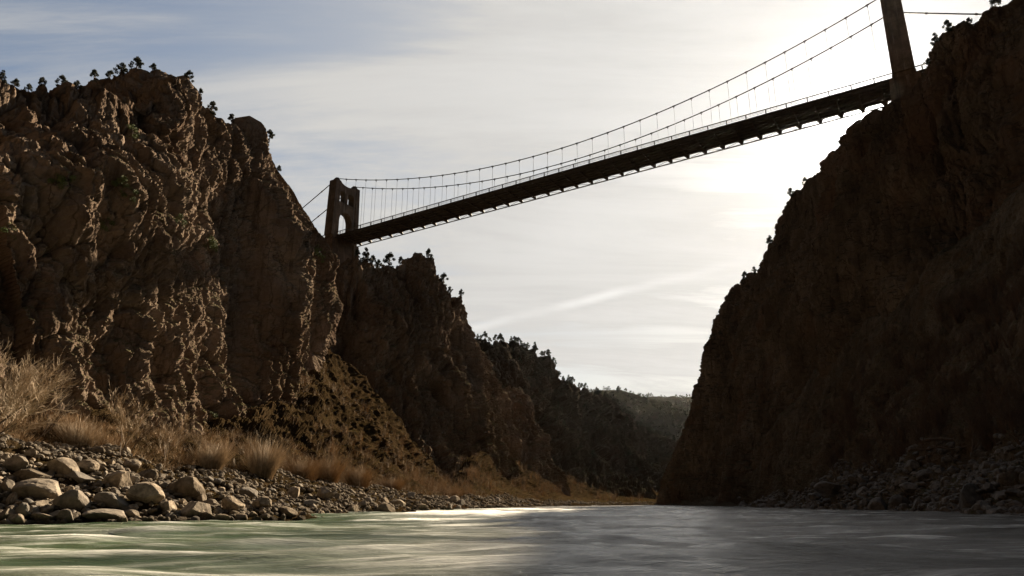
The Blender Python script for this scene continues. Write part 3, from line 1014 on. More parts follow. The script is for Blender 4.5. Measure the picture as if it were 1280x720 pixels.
def build_bridge():
    root = empty('suspension_bridge', tuple(bp(0, 0, 0)))
    tag(root, 'suspension bridge with two concrete towers and a dark steel deck spanning high across the canyon', 'bridge')
    org = bp(0, 0, 0)
    top = []

    def fin(o, par=root):
        # geometry is written in world coordinates: shift it into the parent's frame
        if par is root:
            o.location = tuple(-org)
        return o
    ta = fin(tower(root, 0.0, 2.4, 0.10, 9.5))
    tb = fin(tower(root, SPAN, 3.0, 0.14, 12.0))
    S0, S1 = -14.0, SPAN + 10.0
    HW = 3.5
    # deck slab, in one piece, with curbs
    m = MB()
    m.hexa([bp(S0, -HW + .05, -.42), bp(S0, HW - .05, -.42), bp(S0, HW - .05, -.02), bp(S0, -HW + .05, -.02)], [bp(S1, -HW + .05, -.42), bp(S1, HW - .05, -.42), bp(S1, HW - .05, -.02), bp(S1, -HW + .05, -.02)])
    fin(m.build('deck', M['steel'], root))
    for sg in (-1, 1):
        m = MB()
        n0 = sg * (HW - .02)
        m.bar(bp(2, n0, -.5), bp(SPAN - 2, n0, -.5), .10, .92)
        m.bar(bp(2, n0, -.98), bp(SPAN - 2, n0, -.98), .28, .07)
        m.bar(bp(S0, n0, .04), bp(S1, n0, .04), .62, .12)
        for i in range(75):
            s = 3 + i * (SPAN - 6) / 74
            m.bar(bp(s, n0 + sg * .1, -.92), bp(s, n0 + sg * .1, -.05), .10, .14, up=BD2)
        fin(m.build('girder', M['steel'], root))
    # stringers and laterals under the deck
    m = MB()
    for n0 in (-2.2, -.75, .75, 2.2):
        m.bar(bp(2, n0, -.62), bp(SPAN - 2, n0, -.62), .22, .40)
    fin(m.build('stringer', M['steel'], root))
    NP = 37
    ps = SPAN / NP
    for i in range(1, NP):
        s = i * ps
        m = MB()
        m.bar(bp(s, -HW + .1, -.7), bp(s, HW - .1, -.7), .24, .55)
        # tapered outriggers that carry the outer pipe
        for sg in (-1, 1):
            a, b = HW, HW + 1.3
            m.hexa([bp(s - .75, sg * a, -1.02), bp(s + .75, sg * a, -1.02), bp(s + .62, sg * a, -.3), bp(s - .62, sg * a, -.3)],
                   [bp(s - .2, sg * b, -1.36), bp(s + .2, sg * b, -1.36), bp(s + .18, sg * b, -1.14), bp(s - .18, sg * b, -1.14)])
        fin(m.build('floor_beam', M['steel'], root))
    for sg in (-1, 1):
        m = MB()
        m.bar(bp(2, sg * (HW + 1.4), -1.28), bp(SPAN - 2, sg * (HW + 1.4), -1.28), .20, .24)
        fin(m.build('edge_pipe', M['steel'], root))
        m = MB()
        for i in range(NP):
            s, e = i * ps, (i + 1) * ps
            if i % 2:
                m.bar(bp(s + .2, sg * (HW + .1), -.95), bp(e - .2, sg * (HW + 1.3), -1.27), .07, .07)
            else:
                m.bar(bp(s + .2, sg * (HW + 1.3), -1.27), bp(e - .2, sg * (HW + .1), -.95), .07, .07)
        fin(m.build('wind_brace', M['steel'], root))
    # railings
    for sg in (-1, 1):
        n0 = sg * (HW + .25)
        m = MB()
        m.bar(bp(S0, n0, 1.12), bp(S1, n0, 1.12), .17, .17)
        for z in (.45, .78):
            m.bar(bp(S0, n0, z), bp(S1, n0, z), .05, .05)
        k = int((S1 - S0) / (ps))
        for i in range(k + 1):
            s = S0 + i * ps
            m.bar(bp(s, n0, .05), bp(s, n0, 1.15), .2, .2, up=BD2)
        fin(m.build('railing', M['steel'], root))
    # cables
    for sg in (-1, 1):
        n0 = sg * 3.75
        m = MB()
        pts = [bp(s, n0, cable_z(s)) for s in np.linspace(0, SPAN, 75)]
        m.tube(pts, .125, 8)
        fin(m.build('main_cable', M['cable'], root, True))
        for s, dr, ln in ((0, -1, 26), (SPAN, 1, 24)):
            m = MB()
            p = bp(s, n0, TH - .1)
            q = p + BD2 * dr * ln - ZUP * ln * .44
            m.tube([p, p * .5 + q * .5 - ZUP * .1, q], .15, 8)
            for t in (.25, .6):
                c = p * (1 - t) + q * t
                dd = (q - p) / np.linalg.norm(q - p)
                m.tube([c - dd * .25 - ZUP * .08, c + dd * .25 - ZUP * .08], .24, 8)
            fin(m.build('backstay', M['cable'], root, True))
        for i in range(1, NP):
            s = i * ps
            z = cable_z(s)
            m = MB()
            m.bar(bp(s, n0, .05), bp(s, n0, z), .055, .055, up=BD2)
            h = fin(m.build('hanger', M['hanger'], root))
            m = MB()
            dz = cable_z(s + .3) - cable_z(s - .3) + SLOPE * .6
            a, b = bp(s - .3, n0, cable_z(s - .3)), bp(s + .3, n0, cable_z(s + .3))
            m.tube([a, b], .20, 8)
            m.bar(bp(s, n0, z - .55), bp(s, n0, z), .16, .16, up=BD2)
            m.build('cable_clamp', M['cable'], h)
    return root


build_bridge()


# ------------------------------------------------------------------ vegetation
def leaf_cloud(blobs, n, size, seed, flat=0.8):
    """n small leaf sprays spread through the volume of the blobs (c, r)"""
    r = np.random.default_rng(seed)
    C = np.array([b[0] for b in blobs], float)
    R = np.array([b[1] for b in blobs], float)
    k = r.choice(len(blobs), n, p=R ** 2 / (R ** 2).sum())
    d = r.normal(size=(n, 3))
    d /= np.linalg.norm(d, axis=1, keepdims=True)
    rad = r.uniform(0.25, 1.0, n) ** 0.45 * r.uniform(.8, 1.12, n)
    P = C[k] + d * (R[k] * rad)[:, None] * np.array((1, 1, flat))
    a = r.normal(size=(n, 3))
    a /= np.linalg.norm(a, axis=1, keepdims=True)
    b = np.cross(a, r.normal(size=(n, 3)))
    b /= np.linalg.norm(b, axis=1, keepdims=True)
    s = size * r.uniform(.5, 1.4, n)[:, None]
    V = np.stack([P - a * s, P + b * s * .45, P + a * s, P - b * s * .45], 1).reshape(-1, 3)
    return V, np.arange(n * 4).reshape(n, 4)


def make_tree(name, kind, h, seed, label, cat, group, mat='leaf', leaves=1700):
    r = random.Random(seed)
    root = empty(name)
    tag(root, label, cat, group)
    m = MB()
    lean = (r.uniform(-.12, .12), r.uniform(-.12, .12))
    pts = [(0, 0, -h * .12)]
    for i in range(1, 6):
        t = i / 5
        pts.append((lean[0] * h * t + r.uniform(-.02, .02) * h, lean[1] * h * t + r.uniform(-.02, .02) * h, h * .92 * t))
    m.tube(pts, [h * .045 * (1 - .85 * i / 5) for i in range(6)], 6)
    blobs = []
    nl = {'pine': 22, 'round': 20, 'bush': 8, 'snag': 5}[kind]
    for i in range(nl):
        t = r.uniform(.06, .95) if kind != 'bush' else r.uniform(.1, .75)
        base = np.array(pts[min(5, int(t * 5) + 0)])
        a = r.uniform(0, 6.28)
        spread = {'pine': .36 * (1.15 - t), 'round': .36 * (1.3 - t) if t > .55 else .34, 'bush': .42, 'snag': .22}[kind] * h
        e = base + np.array((math.cos(a), math.sin(a), .35)) * spread * r.uniform(.6, 1.1)
        m.tube([base, (base + e) / 2 + np.array((0, 0, -.02 * h)), e], [h * .018, h * .012, h * .006], 4, False)
        blobs.append((e, h * {'pine': .125 * (1.35 - .6 * t), 'round': .14, 'bush': .25, 'snag': .11}[kind] * r.uniform(.8, 1.2)))
    blobs.append((np.array(pts[5]), h * .13))
    m.build('trunk', M['bark'], root)
    V, Fc = leaf_cloud(blobs, leaves, h * .05, seed)
    mesh_obj('crown', V, Fc, M[mat], root)
    return root


def copy_tree(o, parent=None):
    c = o.copy()
    COL.objects.link(c)
    c.parent = parent
    for ch in [x for x in o.children]:
        copy_tree(ch, c)
    return c


def surf_point(G, u, v):
    """the point of a surface grid that shows nearest to (u, v)"""
    q = project(G)
    d = (q[..., 0] - u) ** 2 + (q[..., 1] - v) ** 2 + np.where(G[..., 1] < 2, 1e6, 0)
    i, j = np.unravel_index(np.argmin(d), d.shape)
    return G[i, j].copy()


def skyline_point(G, u, v, tol=2.2):
    q = project(G)
    s = (np.abs(q[..., 0] - u) < tol) & (G[..., 1] > 2) & (q[..., 1] > v - 40) & (q[..., 1] < v + 40)
    if not s.any():
        return surf_point(G, u, v)
    w = np.where(s, q[..., 1], 1e9)
    i, j = np.unravel_index(np.argmin(w), w.shape)
    return G[i, j].copy()


ONES = 'first second third fourth fifth sixth seventh eighth ninth tenth eleventh twelfth thirteenth fourteenth fifteenth sixteenth seventeenth eighteenth nineteenth'.split()
TENS = {2: 'twent', 3: 'thirt', 4: 'fort', 5: 'fift', 6: 'sixt', 7: 'sevent', 8: 'eight', 9: 'ninet'}


def nth(k):
    if k < 20:
        return ONES[k - 1]
    t, o = divmod(k, 10)
    return TENS[t] + ('ieth' if o == 0 else 'y-' + ONES[o - 1])


def rank_labels(items, fmt):
    """items: (object, sort key); fmt gets the ordinal word"""
    items = sorted(items, key=lambda x: x[1])
    for i, (o, _) in enumerate(items):
        o['label'] = fmt.format(nth(i + 1)) if i else fmt.format('leftmost').replace(' from left', '')


_used = {}


def place(proto, loc, hgt, rz=None, tilt=0.0):
    o = proto if not _used.get(proto.name) else copy_tree(proto)
    _used[proto.name] = 1
    o.location = tuple(loc)
    o.rotation_euler = (tilt, 0, random.uniform(0, 6.28) if rz is None else rz)
    o.scale = (hgt, hgt, hgt)
    return o


PINES = [make_tree('pine_tree', 'pine', 1.0, 100 + i, None, 'tree', None) for i in range(3)] + [make_tree('pine_tree', 'round', 1.0, 110 + i, None, 'tree', None) for i in range(3)]
BUSHES = [make_tree('bush', 'bush', 1.0, 120 + i, None, 'bush', None, 'leaf_bright', 800) for i in range(3)]


def px_height(px, P):
    D = P[1] * CP + (P[2] - CAMZ) * SP
    return px * D / F


# (u, v of the foot, height in pixels, kind, label)
RIDGE = [
    (3, 104, 18, 1, 'round dark tree at the left edge of the photo on the left cliff top'),
    (20, 112, 12, 4, 'small dark tree between the edge tree and the next pair on the left cliff rim'),
    (37, 117, 13, 3, 'squat dark tree, third from the left edge along the skyline rim'),
    (54, 118, 14, 4, 'lone bushy dark tree left of the tallest crowns on the left rim'),
    (76, 116, 18, 3, 'broad flat-topped dark tree on the left rim, wider than its neighbours'),
    (97, 118, 15, 5, 'spreading dark tree just right of the broad flat-topped one'),
    (119, 118, 13, 4, 'low dark tree midway along the left canyon rim'),
    (137, 117, 16, 3, 'left one of the merged pair of dark trees on the left rim'),
    (149, 117, 17, 5, 'right one of the merged pair of dark trees on the left rim'),
    (172, 116, 20, 3, 'tall round-crowned tree on a bare trunk standing alone on the left rim'),
    (190, 115, 10, 4, 'very small tree just left of the rocky summit knob of the left cliff'),
    (238, 118, 14, 5, 'small tree just right of the rocky summit knob of the left cliff'),
    (251, 132, 12, 0, 'small tree on the first step down the right flank of the left cliff'),
    (267, 150, 18, 3, 'leafy tree leaning out halfway down the steep skyline of the left cliff'),
    (288, 167, 13, 4, 'low tree above the rounded boulder knob on the left cliff skyline'),
    (339, 209, 16, 3, 'lone tree on the skyline just right of the rounded boulder knob'),
    (349, 214, 9, 4, 'tiny shrubby tree tucked right of the lone tree on the skyline'),
]
for (u, v, hp, k, lab) in RIDGE:
    P = skyline_point(GL, u, v)
    o = place(PINES[k], P - ZUP * px_height(hp, P) * .15, px_height(hp, P) * random.uniform(.85, 1.1))
    tag(o, lab, 'tree', 'pines along the left canyon rim')
BUSH = [
    (165, 170, 15, 'green bush high on the shaded slope below the left rim'),
    (192, 182, 17, 'larger green bush right of and below the high one on the shaded slope'),
    (69, 230, 15, 'left one of two green bushes side by side on the sunlit ledge'),
    (82, 228, 15, 'right one of two green bushes side by side on the sunlit ledge'),
    (149, 235, 17, 'upper green bush of the two in the gully at the middle of the left cliff'),
    (163, 249, 15, 'lower green bush of the two in the gully at the middle of the left cliff'),
    (133, 285, 14, 'green bush below the ledge in the middle of the sunlit rock face'),
    (156, 302, 15, 'green bush on the rock face below the middle gully'),
    (5, 295, 16, 'green bush at the left edge of the photo on the lit spur'),
    (262, 308, 17, 'green bush in the shaded cleft on the right side of the left cliff'),
    (224, 280, 13, 'small green bush high in the shaded cleft of the left cliff'),
    (262, 528, 14, 'green bush at the foot of the left cliff above the brush'),
    (397, 318, 12, 'green bush on the cliff edge just left of the far bridge tower'),
    (405, 326, 12, 'dark green bush at the foot of the far bridge tower on its left'),
]
for i, (u, v, hp, lab) in enumerate(BUSH):
    P = surf_point(GL, u, v)
    o = place(BUSHES[i % 3], P - ZUP * .2, px_height(hp, P) * 1.15)
    tag(o, lab, 'bush', 'green bushes on the left cliff')
SHELF = [
    (457, 331, 15, 1, 'tree close to the right side of the far bridge tower pier'), (466, 331, 10, 4, 'small tree second to the right of the far tower pier'),
    (474, 332, 11, 5, 'low tree left of the biggest tree on the shelf beside the far tower'), (487, 335, 17, 3, 'biggest tree on the shelf between far tower and rock peak'),
    (499, 336, 9, 4, 'tiny tree against the left foot of the rock peak'), (536, 340, 12, 0, 'small pointed tree right behind the rock peak of the middle cliff'),
    (555, 364, 14, 3, 'tree on the step below the rock peak of the middle cliff'), (563, 370, 8, 4, 'tiny tree next to the one on the step of the middle cliff'),
    (577, 376, 8, 5, 'tiny tree at the right corner of the middle cliff skyline'), (447, 328, 9, 4, 'shrubby little tree against the far tower pier')]
for (u, v, hp, k, lab) in SHELF:
    P = skyline_point(G2, u, v)
    o = place(PINES[k], P - ZUP * .3, px_height(hp, P) * 1.1)
    tag(o, lab, 'tree', 'trees on the middle cliff')
RT = [(1242, 12, 16, 5, 'uppermost tree on the right cliff skyline near the photo top'), (1213, 28, 9, 4, 'tiny tree where the backstay cable meets the right cliff'), (1184, 60, 15, 3, 'rounded tree on the right cliff skyline between backstay and railing'),
      (1168, 76, 14, 1, 'tree on the right cliff skyline just above the end of the bridge railing'), (1158, 84, 10, 4, 'small tree right at the end of the bridge railing'), (1004, 222, 9, 5, 'small tree on the skyline just below the sun glare'),
      (987, 250, 13, 3, 'bushy tree standing out from the middle of the right cliff edge'), (961, 296, 12, 5, 'small tree clinging to the right cliff edge below the bushy one'), (929, 346, 10, 4, 'lone small tree on the low shoulder of the right cliff'), (941, 336, 9, 3, 'small tree just above the low shoulder of the right cliff')]
for (u, v, hp, k, lab) in RT:
    P = skyline_point(GR, u, v)
    o = place(PINES[k], P - ZUP * px_height(hp, P) * .15, px_height(hp, P) * random.uniform(.85, 1.1))
    tag(o, lab, 'tree', 'trees along the right cliff edge')


def top_edge(G, u0, u1, step, seed, frac=None):
    q = project(G)
    out = []
    r = random.Random(seed)
    u = u0
    while u < u1:
        s = np.abs(q[..., 0] - u) < 2.5
        if s.any():
            v = np.where(s, q[..., 1], 1e9)
            i, j = np.unravel_index(np.argmin(v), v.shape)
            out.append(G[i, j].copy())
        u += step * r.uniform(.5, 1.5)
    return out


sky_trees = []
for P in top_edge(G3, 592, 850, 4.2, 5):
    o = place(PINES[random.choice((1, 3, 4, 5))], P - ZUP * .5, random.uniform(2.4, 5.0))
    tag(o, 'small dark tree on the skyline ridge of the distant slope behind the middle cliff', 'tree', 'trees along the distant ridge skyline')
    sky_trees.append((o, float(project(P[None])[0, 0])))
rank_labels(sky_trees, 'small dark tree on the distant ridge skyline, {} from left')
face_trees = {0: [], 1: [], 2: []}
# scrub trees scattered over the distant slope
q3 = project(G3)
r3 = np.random.default_rng(11)
cnt = 0
while cnt < 150:
    i, j = r3.integers(5, G3.shape[0] - 5), r3.integers(int(G3.shape[1] * .12), int(G3.shape[1] * .82))
    P = G3[i, j]
    if q3[i, j, 0] > 862 or q3[i, j, 0] < 560:
        continue
    o = place(PINES[r3.integers(0, 6)], P - ZUP * .5, r3.uniform(2.0, 4.2))
    tag(o, 'small dark scrub tree dotted on the face of the distant slope below its skyline', 'tree', 'scrub trees over the distant slope')
    cnt += 1
    fr = j / G3.shape[1]
    face_trees[0 if fr < .3 else (1 if fr < .55 else 2)].append((o, float(q3[i, j, 0])))
for z_, w_ in ((0, 'foot'), (1, 'middle'), (2, 'upper part')):
    rank_labels(face_trees[z_], 'scrub tree on the ' + w_ + ' of the distant slope, {} from left')


def woodland(name, G, n, size, seed, umin, umax):
    r = np.random.default_rng(seed)
    q = project(G)
    vs, fs, k = [], [], 0
    ok = np.argwhere((q[..., 0] > umin) & (q[..., 0] < umax) & (q[..., 1] < 640))
    pick = ok[r.integers(0, len(ok), n)]
    for (i, j) in pick:
        P = G[i, j]
        s = size * r.uniform(.5, 1.2)
        V, Fc = leaf_cloud([(P + ZUP * s * .5, s * .5), (P + ZUP * s * .9, s * .3)], 16, s * .3, int(r.integers(1e6)))
        vs.append(V)
        fs.append(Fc + k)
        k += len(V)
    o = mesh_obj(name, np.concatenate(vs), np.concatenate(fs), M['leaf'])
    tag(o, kind='stuff')


woodland('woodland', GH1, 1500, 7.0, 3, 700, 900)
woodland('woodland', GH2, 700, 11.0, 4, 780, 900)


# ---- bare brush -------------------------------------------------------------
def stems(name, spots, mat, seed, per=60, label=None):
    """dry willow stems: thin bent blades fanning from each clump (x, y, z, height, spread)"""
    r = np.random.default_rng(seed)
    S = np.array(spots)
    n = len(S) * per
    k = np.repeat(np.arange(len(S)), per)
    a = r.uniform(0, 6.283, n)
    rad = r.uniform(0, 1, n) ** .6
    H = S[k, 3] * r.uniform(.55, 1.1, n)
    base = S[k, :3] + np.stack([np.cos(a) * rad * S[k, 4] * .35, np.sin(a) * rad * S[k, 4] * .35, np.zeros(n)], 1)
    out = np.stack([np.cos(a), np.sin(a), np.zeros(n)], 1) * (rad * S[k, 4])[:, None]
    j = r.normal(size=(n, 3)) * .06 * H[:, None]
    P = [base - ZUP * .15, base + out * .28 + ZUP * (H * .5)[:, None] + j, base + out * .8 + ZUP * H[:, None] + j * 2.2]
    # side twigs
    V, Fc = [], []
    view = np.array((1.0, .25, 0))
    w = np.array((.011, .008, .003))[:, None] * (S[k, 3] / 1.5).clip(.7, 2)[None]
    sidev = np.stack([-np.sin(a + 1.3), np.cos(a + 1.3), np.zeros(n)], 1)
    rows = []
    for i in range(3):
        rows += [P[i] - sidev * w[i][:, None], P[i] + sidev * w[i][:, None]]
    V.append(np.stack(rows, 1).reshape(-1, 3))
    b = np.arange(n)[:, None] * 6
    Fc.append(np.concatenate([b + np.array((0, 1, 3, 2)), b + np.array((2, 3, 5, 4))]))
    off = n * 6
    for t in range(4):
        f = r.uniform(.35, .95, n)[:, None]
        o = np.where(f < .5, P[0] + (P[1] - P[0]) * f * 2, P[1] + (P[2] - P[1]) * (f - .5) * 2)
        d = (P[2] - P[0]) * .22 + r.normal(size=(n, 3)) * (.10 * H)[:, None]
        e = o + d
        s = np.cross(d, r.normal(size=(n, 3)))
        s /= np.linalg.norm(s, axis=1, keepdims=True)
        V.append(np.stack([o - s * .006, o + s * .006, e], 1).reshape(-1, 3))
        off += 0
    tri = [v for v in V[1:]]
    tv = np.concatenate(tri)
    # triangles stored as degenerate-free quads: add a fourth point on the long edge
    tv = tv.reshape(-1, 3, 3)
    quad = np.stack([tv[:, 0], tv[:, 1], tv[:, 2] + (tv[:, 1] - tv[:, 0]) * .25, tv[:, 2]], 1).reshape(-1, 3)
    allV = np.concatenate([V[0], quad])
    fq = np.arange(len(quad)).reshape(-1, 4) + len(V[0])
    return mesh_obj(name, allV, np.concatenate([Fc[0], fq]), mat)


def bank_pt(K, cu, row):
    """point on a bank's control net: cu in column units, row in row units"""
    A = np.asarray(K, float)
    g = catmull(A, np.array([cu]))[0]
    return catmull(g, np.array([row]))[0]


def drop(G, P):
    """put P on the surface grid below it"""
    d = (G[..., 0] - P[0]) ** 2 + (G[..., 1] - P[1]) ** 2
    i, j = np.unravel_index(np.argmin(d), d.shape)
    return G[i, j].copy()


sp = []
rb = random.Random(3)
for i in range(1000):
    P = bank_pt(KL, rb.uniform(1.5, 15.5), 2.0 + 1.4 * rb.random())
    P = drop(GBL, P)
    sp.append((*P, (.3 + .75 * rb.random() ** 1.6) * (0.75 + P[1] / 140) * (0.65 + 0.7 * max(0, float(vnoise(np.array([P]) / 7.0, 3)[0]) + .5)), rb.uniform(.4, 1.3)))
o = stems('dry_brush', sp, M['brush'], 5, 26)
tag(o, kind='stuff')
sp = []
for i in range(450):
    P = bank_pt(KL, rb.uniform(9, 20.5), rb.uniform(2.6, 4.4))
    P = drop(GBL, P)
    sp.append((*P, rb.uniform(.5, 1.5) * (0.6 + P[1] / 180), rb.uniform(.6, 1.4)))
o = stems('slope_scrub', sp, M['brush'], 6, 26)
tag(o, kind='stuff')
sp = []
for i in range(420):
    P = bank_pt(KR, rb.uniform(4.5, 11.5), rb.uniform(2.05, 3.3))
    P = drop(GBR, P)
    sp.append((*P, rb.uniform(1.2, 3.0), rb.uniform(.8, 1.8)))
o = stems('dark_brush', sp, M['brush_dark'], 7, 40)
tag(o, kind='stuff')


def shrub(u, v, K, hgt, spread, label, mat, seed, group, per=900):
    P = at(u, v, K)
    o = stems('willow_shrub', [(0, 0, 0, hgt, spread)] + [(random.uniform(-.3, .3) * spread, random.uniform(-.3, .3) * spread, 0, hgt * random.uniform(.7, .95), spread * .7) for _ in range(3)], M[mat], seed, per // 4)
    o.location = tuple(P)
    tag(o, label, 'shrub', group)
    return o


def branching(name, base, direction, length, r0, depth, seed, mat, spread=.55, up=.12, kids=(3, 5), minr=.006, limit=2600, label=None, cat='tree', group=None):
    rr = random.Random(seed)
    root = empty(name, tuple(base))
    tag(root, label, cat, group)
    m, tw = MB(), MB()
    cnt = [0]

    def grow(p, d, ln, r, lv):
        if cnt[0] > limit:
            return
        cnt[0] += 1
        pts, rs = [p], [r]
        seg = 4 if lv < 2 else 3
        for i in range(seg):
            d = d + np.array([rr.gauss(0, .13), rr.gauss(0, .13), rr.gauss(0, .10) + up * .3])
            d /= np.linalg.norm(d)
            p = p + d * ln / seg
            pts.append(p)
            rs.append(max(minr * .6, r * (1 - .55 * (i + 1) / seg)))
        (m if lv < 1 else tw).tube(pts, rs, 5 if lv < 2 else 3, False)
        if lv >= depth:
            return
        for k in range(rr.randint(*kids) + (2 if lv == 0 else 0)):
            t = rr.uniform(.3, 1.0)
            i = min(seg - 1, int(t * seg))
            q = pts[i] + (pts[i + 1] - pts[i]) * (t * seg - i)
            a = np.array([rr.gauss(0, 1), rr.gauss(0, 1), rr.gauss(0, 1)])
            a -= d * (a @ d)
            a /= np.linalg.norm(a)
            nd = d * math.cos(spread) + a * math.sin(spread) * rr.uniform(.7, 1.3) + np.array((0, 0, up))
            nd /= np.linalg.norm(nd)
            grow(q, nd, ln * rr.uniform(.5, .78), max(minr, rs[i] * .62), lv + 1)
    for dd, lf in direction:
        d = np.array(dd, float)
        d /= np.linalg.norm(d)
        grow(np.zeros(3), d, length * lf, r0 * lf, 0)
    m.build('trunk', M['bark'], root)
    tw.build('branches', M[mat], root)
    return root


branching('bare_tree', at(-45, 558, 42), [((.75, -.1, .55), 1.0), ((.5, .3, .8), .85), ((.25, -.2, .95), .8), ((.95, .2, .35), .8), ((-.2, .1, 1), .8)], 3.9, .10, 4, 21, 'twig', spread=.5, limit=2600, minr=.011,
          label='big bare grey tree leaning right over the rocks at the left edge', cat='tree', group='bare trees on the left bank')
branching('bare_tree', at(-5, 552, 49), [((.6, 0, .8), 1.0), ((.2, .1, 1), .8), ((.9, .1, .4), .8)], 2.3, .06, 4, 22, 'twig', spread=.5, limit=900,
          label='smaller bare tree under the right branches of the big leaning one', cat='tree', group='bare trees on the left bank')
branching('bare_tree', at(150, 572, 54), [((.1, 0, 1), 1.0), ((-.2, .1, .9), .9), ((.25, .1, .8), .8)], 2.6, .05, 4, 23, 'twig', spread=.38, limit=800, minr=.011,
          label='upright pale bare sapling in front of the dark foot of the left cliff', cat='tree', group='bare trees on the left bank')
branching('bare_tree', at(157, 577, 58), [((.45, 0, .9), 1.0)], 2.8, .06, 3, 24, 'bark', spread=.35, limit=200,
          label='thin dark sapling leaning right beside the upright pale sapling', cat='tree', group='bare trees on the left bank')
branching('bare_tree', at(205, 584, 62), [((.1, 0, 1), 1.0), ((-.15, .1, .9), .9)], 2.4, .05, 4, 25, 'twig', spread=.4, limit=600, minr=.011,
          label='bushy pale bare sapling left of the mossy ground below the cliff', cat='tree', group='bare trees on the left bank')
branching('bare_tree', at(35, 560, 50), [((.7, 0, .7), 1.0)], 2.4, .05, 3, 26, 'bark', spread=.35, limit=200,
          label='dark crooked stem leaning right out of the brush near the left edge', cat='tree', group='bare trees on the left bank')
for k, (u, v, Y, h, s, lab) in enumerate([(330, 598, 73, 3.6, 2.3, 'tall pale tan willow shrub rising above the middle of the left brush'), (380, 604, 82, 2.6, 2.4, 'rounded tan shrub between the tall pale shrub and the orange dome'),
                                       (408, 607, 88, 3.4, 2.8, 'large orange dome-shaped willow shrub at the foot of the dark talus slope'), (448, 611, 95, 2.6, 2.6, 'orange shrub right of the large dome below the talus'),
                                       (490, 616, 108, 2.2, 2.6, 'low orange shrub near the right end of the boulder field'), (262, 590, 66, 2.6, 2.0, 'tan bare shrub below the mossy ground at the cliff foot'),
                                       (95, 562, 54, 2.0, 1.8, 'tan shrub behind the rocks right of the big leaning tree')]):
    shrub(u, v, Y, h, s, lab, 'brush' if k in (1, 2, 3, 4) else 'twig', 60 + k, 'willow shrubs behind the left boulders')
# right bank, in the shade
for k, (u, v, Y, L, lean, lab) in enumerate([(1100, 592, 92, 5.0, (-.45, 0, .8), 'dark bare tree leaning left on the shaded right bank, leftmost of its group'), (1160, 578, 84, 6.0, (.1, 0, 1), 'tall dark bare tree with fanning branches in the middle of the right bank'),
                                             (1215, 566, 78, 6.2, (.2, 0, 1), 'dark bare tree behind the driftwood log on the right bank'), (1275, 556, 70, 6.0, (-.1, 0, 1), 'dark bare tree at the right edge of the photo above the rocks'), (1045, 600, 102, 4.2, (-.2, 0, 1), 'small dark bare tree above the dark rock slab on the right bank')]):
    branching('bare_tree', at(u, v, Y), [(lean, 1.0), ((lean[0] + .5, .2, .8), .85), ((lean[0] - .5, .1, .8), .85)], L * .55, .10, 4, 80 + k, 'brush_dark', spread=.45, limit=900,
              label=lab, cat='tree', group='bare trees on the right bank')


# ------------------------------------------------------------------ boulders
def boulder_mesh(seed, flat=.68, cuts=9):
    r = random.Random(seed)
    bpy_me = bpy.data.meshes.new('boulder')
    import bmesh
    bm = bmesh.new()
    bmesh.ops.create_icosphere(bm, subdivisions=4, radius=1.0)
    pl = []
    for i in range(cuts):
        n = Vector((r.gauss(0, 1), r.gauss(0, 1), r.gauss(0, .8))).normalized()
        pl.append((n, r.uniform(.52, .86)))
    co = np.array([v.co[:] for v in bm.verts])
    nz = fbm(co * 1.3 + seed * 7, 3, seed) * .10
    for v, z in zip(bm.verts, nz):
        p = v.co * (1 + z)
        for n, d in pl:
            t = p.dot(n) - d
            if t > 0:
                p = p - n * t * .97
        v.co = p
    co = np.array([v.co[:] for v in bm.verts])
    nz = fbm(co * 5 + seed * 3, 3, seed + 5) * .022
    for v, z in zip(bm.verts, nz):
        v.co = v.co * (1 + z)
        v.co.z *= flat
    # unit size
    ext = max(max(abs(v.co.x) for v in bm.verts), max(abs(v.co.y) for v in bm.verts))
    for v in bm.verts:
        v.co /= ext
    bm.to_mesh(bpy_me)
    bm.free()
    bpy_me.polygons.foreach_set('use_smooth', [False] * len(bpy_me.polygons))
    return bpy_me


BMESH = [boulder_mesh(200 + i, random.uniform(.5, .85), random.choice((6, 8, 11))) for i in range(14)]
BV = []
for me in BMESH:
    v = np.zeros(len(me.vertices) * 3)
    me.vertices.foreach_get('co', v)
    f = np.zeros(len(me.polygons) * 3, dtype=np.int32)
    me.loops.foreach_get('vertex_index', f)
    BV.append((v.reshape(-1, 3), f.reshape(-1, 3)))
    me.materials.append(M['boulder'])
# a light version for rubble
import bmesh as _bm
LV = []
for s in range(8):
    b_ = _bm.new()
    _bm.ops.create_icosphere(b_, subdivisions=2, radius=1.0)
    co = np.array([v.co[:] for v in b_.verts])
    rr_ = np.random.default_rng(300 + s)
    for _ in range(7):
        n_ = rr_.normal(size=3)
        n_ /= np.linalg.norm(n_)
        t_ = np.clip(co @ n_ - rr_.uniform(.5, .85), 0, None)
        co -= t_[:, None] * n_ * .9
    co[:, 2] *= rr_.uniform(.5, .85)
    LV.append((co, np.array([[v.index for v in f_.verts] for f_ in b_.faces])))
    b_.free()

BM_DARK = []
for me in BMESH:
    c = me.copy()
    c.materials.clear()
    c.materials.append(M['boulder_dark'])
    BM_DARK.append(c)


def boulder(P, size, rz, tilt, k, dark, label, group=None, asp=1.0, hz=1.0):
    o = bpy.data.objects.new('boulder', (BM_DARK if dark else BMESH)[k % 14])
    COL.objects.link(o)
    o.location = tuple(P)
    o.rotation_euler = (tilt[0], tilt[1], rz)
    o.scale = (size, size * asp, size * hz)
    return tag(o, label, 'rock', group)


